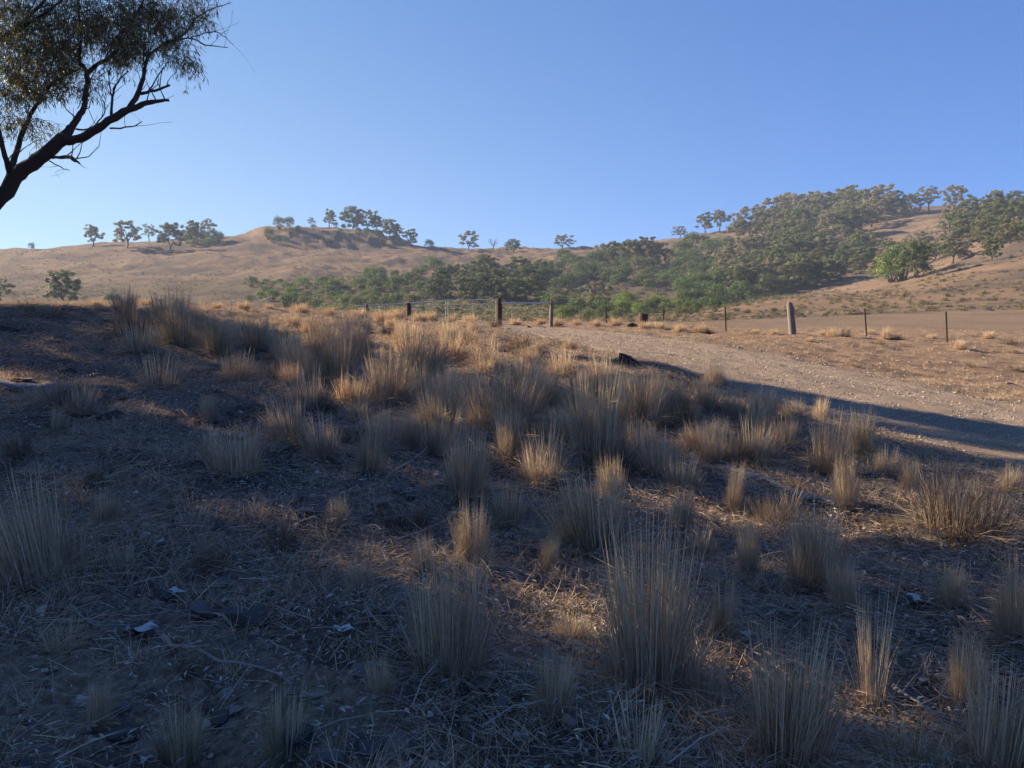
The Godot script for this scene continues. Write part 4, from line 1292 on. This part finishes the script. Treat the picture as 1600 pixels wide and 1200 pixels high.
func fallen_wood() -> void:
	rng.seed = 71
	var bleached := Color(0.34, 0.34, 0.35)
	for e in [[-40, 600, 150, 612, 0.075, 0.035, "grey weathered fallen log across the upper bank", bleached], [1085, 722, 1305, 792, 0.05, 0.03, "bleached rotten log sunk in the ground below the road", bleached]]:
		var t := thing("fallen_log", hit((e[0] + e[2]) * 0.5, (e[1] + e[3]) * 0.5), e[6], "log")
		var l := lying(e[0], e[1], e[2], e[3], e[4], e[5], 9, 0.0, 0.008)
		var b := MB.new()
		b.tube(l[0], l[1], 10, e[7], 0.14)
		obj("bole", b.commit(M.weathered_wood), t)
		var c := MB.new()
		for i in 5:
			var p: Vector3 = l[0][1 + i * 2]
			c.tube([p, p + Vector3(rr(-0.3, 0.3), 0.02, rr(-0.12, 0.12)), p + Vector3(rr(-0.5, 0.5), rr(0.0, 0.04), rr(-0.2, 0.2))], [0.018, 0.014, 0.006], 5, e[7])
		obj("splinters", c.commit(M.weathered_wood), t).set_meta("kind", "stuff")
		for o in t.get_children():
			o.position = -t.position
	for e in [[880, 760, 990, 730, "dead branch lying beneath the tall straw tussock"], [255, 1010, 460, 1085, "thin bare branch across the dark soil"], [590, 770, 720, 650, "long straight stem lying toward the wide tussock"], [1160, 968, 1260, 966, "pale stick behind the tall yellow stalks"], [150, 612, 210, 600, "short pale stick on the upper bank by the log"], [460, 1100, 640, 1075, "bent stick lying across the shaded stones"], [100, 985, 200, 990, "straight stick near the pale curled scrap"], [1400, 1090, 1470, 1150, "dry stem leaning beside the thin yellow stalks"], [1395, 715, 1450, 735, "pale curved stick on the lit roadside"], [620, 855, 740, 800, "thin pale stem on the shaded bank"]]:
		var l := lying(e[0], e[1], e[2], e[3], 0.011, 0.004, 7, 0.03, 0.03)
		var b := MB.new()
		b.tube(l[0], l[1], 5, Color(0.27, 0.23, 0.19))
		for k in 2:
			var p: Vector3 = l[0][2 + k * 2]
			b.tube([p, p + Vector3(rr(-0.15, 0.15), rr(0.02, 0.1), rr(-0.1, 0.1))], [0.005, 0.002], 4, Color(0.27, 0.23, 0.19))
		tag(obj("stick", b.commit(M.dry_leaf)), e[4], "stick")

func scraps() -> void:
	rng.seed = 81
	for e in [[1436, 946, 46, 18, "smooth white scrap like a shell beside tall yellow stalks"], [272, 934, 44, 14, "crumpled bluish white scrap on the shaded bank"], [222, 988, 50, 16, "pale curled scrap on dark bare soil"], [537, 1006, 36, 12, "small curled white scrap by the dense brown tussock"], [353, 947, 16, 7, "tiny white flake near the crumpled scrap"], [232, 570, 18, 8, "white flake on the upper bank by the stalks"], [812, 1160, 26, 12, "white sliver beside the broad brown slab"], [1166, 998, 18, 10, "pale flake behind the largest tussock"], [250, 855, 22, 7, "little pale flake near the small brownish slab"]]:
		var p := hit(e[0], e[1])
		var k := -p.z / F
		var b := MB.new()
		var n := 10
		var col := Color(0.42, 0.42, 0.41)
		var rows := []
		var ph := rr(0, 6)
		for i in n + 1:
			var row := []
			for j in 5:
				var u := float(i) / n - 0.5
				var v := j / 4.0 - 0.5
				var wd: float = (1.0 - pow(absf(u) * 1.9, 3.0) * 0.9) * (0.8 + 0.3 * sin(u * 11 + ph))
				row.append(Vector3(u * e[2] * k, 0.012 + (0.25 + 0.5 * absf(v) + 0.35 * sin(u * 9 + ph + v * 3)) * e[3] * k * 0.55, v * wd * e[3] * k * 2.4))
			rows.append(row)
		for i in n:
			for j in 4:
				b.tri(rows[i][j], rows[i + 1][j], rows[i + 1][j + 1], col)
				b.tri(rows[i][j], rows[i + 1][j + 1], rows[i][j + 1], col)
		var o := obj("white_scrap", b.commit(M.white_scrap))
		o.position = p
		o.rotation.y = rr(-0.4, 0.4)
		tag(o, e[4], "scrap")

func litter() -> void:
	rng.seed = 91
	var tones := [Color(0.47, 0.36, 0.26), Color(0.33, 0.25, 0.185), Color(0.42, 0.31, 0.21), Color(0.34, 0.285, 0.235), Color(0.56, 0.46, 0.345)]
	var flat := []
	for v in 3:
		var b := MB.new()
		for i in 60:
			var a := rr(0, TAU)
			var p := Vector3(rr(-0.32, 0.32), rr(0.0, 0.035), rr(-0.32, 0.32))
			b.blade(p, Vector3(cos(a), rr(-0.02, 0.25), sin(a)).normalized(), rr(0.03, 0.11) if rng.randf() < 0.75 else rr(0.1, 0.26), rr(0.0015, 0.004), Vector3(rr(-0.4, 0.4), -rr(0.1, 0.45), rr(-0.4, 0.4)), 3, tint(tones[rng.randi() % 5], 0.3))
		flat.append(b.commit(M.straw))
	var leafs := MB.new()
	for i in 40:
		var a := rr(0, TAU)
		var p := Vector3(rr(-0.3, 0.3), rr(0.004, 0.03), rr(-0.3, 0.3))
		var u := Vector3(cos(a), rr(-0.2, 0.2), sin(a)).normalized()
		var w := u.cross(Vector3(rr(-0.5, 0.5), 1, rr(-0.5, 0.5))).normalized()
		var l := rr(0.014, 0.05)
		var k := rr(0.0025, 0.006)
		var c := tint([Color(0.34, 0.27, 0.21), Color(0.46, 0.41, 0.35), Color(0.20, 0.135, 0.10), Color(0.28, 0.25, 0.22)][rng.randi() % 4], 0.25)
		b_leaf(leafs, p, u, w, l, k, c)
	var leafm := leafs.commit(M.dry_leaf)
	var stand := []
	for v in 3:
		var b := MB.new()
		for i in 34:
			var a := rr(0, TAU)
			var r := rr(0, 0.13)
			b.blade(Vector3(cos(a) * r, -0.01, sin(a) * r), (Vector3.UP + Vector3(rr(-0.9, 0.9), 0, rr(-0.9, 0.9))).normalized(), rr(0.05, 0.20), rr(0.0022, 0.004), Vector3(rr(-0.6, 0.6), -rr(0, 0.9), rr(-0.6, 0.6)), 3, tint([tones[0], tones[1], tones[2], Color(0.15, 0.14, 0.08), tones[4]][(rng.randi() + v) % 5], 0.3))
		stand.append(b.commit(M.straw))
	var twig := MB.new()
	for i in 5:
		var a := rr(0, TAU)
		var p := Vector3(rr(-0.3, 0.3), 0.012, rr(-0.3, 0.3))
		var q := p + Vector3(cos(a), rr(0, 0.15), sin(a)) * rr(0.07, 0.22)
		twig.tube([p, p.lerp(q, 0.5) + Vector3(rr(-0.03, 0.03), rr(0, 0.02), rr(-0.03, 0.03)), q], [0.0032, 0.0027, 0.0015], 4, tint(Color(0.25, 0.21, 0.18), 0.3))
	var twigm := twig.commit(M.dry_leaf)
	var X := [[], [], [], [], [], [], [], []]
	for i in 17000:
		var d := 1.6 + 18.5 * pow(rng.randf(), 0.75)
		var x := (rr(-250, 1850) - 800) / F * d
		var ra := road_at(x, -d)
		if ra < 0.1:
			continue
		var bare := noise_a.get_noise_2d(x * 0.5 + 13, -d * 0.5)
		var p := G(x, -d)
		var bs := Basis(Vector3.UP, rr(0, TAU)).scaled(Vector3.ONE * rr(0.75, 1.25))
		# lie along the slope
		var gx := (H(x + 0.15, -d) - H(x - 0.15, -d)) / 0.3
		var gz := (H(x, -d + 0.15) - H(x, -d - 0.15)) / 0.3
		var up := Vector3(-gx, 1, -gz).normalized()
		var tilt := Basis(Vector3(1, gx, 0).normalized(), up, Vector3(1, gx, 0).normalized().cross(up).normalized())
		var t := Transform3D(tilt * bs, p)
		var k := rng.randf()
		if k < 0.40:
			if bare < 0.08 or rng.randf() < 0.25:
				X[rng.randi() % 3].append(t)
		elif k < 0.62:
			X[3].append(t)
		elif k < 0.92:
			if bare < 0.05 or rng.randf() < 0.35:
				X[4 + rng.randi() % 3].append(Transform3D(bs, p))
		else:
			X[7].append(t)
	var sl := ["loose fallen straw matted over the bank", "crossed dry straw strewn between tussocks", "broken grass stems scattered on bare soil"]
	for v in 3:
		stuff("straw_litter", flat[v], X[v], sl[v], "straw")
	stuff("leaf_litter", leafm, X[3], "fallen gum leaves scattered on the bank", "leaves")
	var gl := ["short dry grass sprouting over the bank", "short wiry grass between stones of the bank", "short mixed grass at the tussocks' feet"]
	for v in 3:
		stuff("short_grass", stand[v], X[4 + v], gl[v], "grass")
	stuff("twig_litter", twigm, X[7], "small fallen twigs scattered on the bank", "twigs")
	# dry grass of the sunlit far verge and crest
	var xf := []
	for i in 7000:
		var d := rr(17.0, 46.0)
		var x := (rr(-150, 1750) - 800) / F * d
		if road_at(x, -d) < 0.4 or noise_b.get_noise_2d(x * 0.5, -d * 0.5) < -0.12:
			continue
		var s := rr(0.7, 1.5)
		xf.append(Transform3D(Basis(Vector3.UP, rr(0, TAU)).scaled(Vector3(s, s * rr(0.5, 1.0), s)), G(x, -d)))
	stuff("verge_grass", stand[0], xf, "short dry grass of the verge and crest", "grass")

func b_leaf(b: MB, p: Vector3, u: Vector3, w: Vector3, l: float, k: float, c: Color) -> void:
	var nn := w.cross(u).normalized()
	if nn.y < 0:
		nn = -nn
	b.quad(p - u * l * 0.5, p + w * k + nn * 0.006, p + u * l * 0.5, p - w * k + nn * 0.004, nn, c)
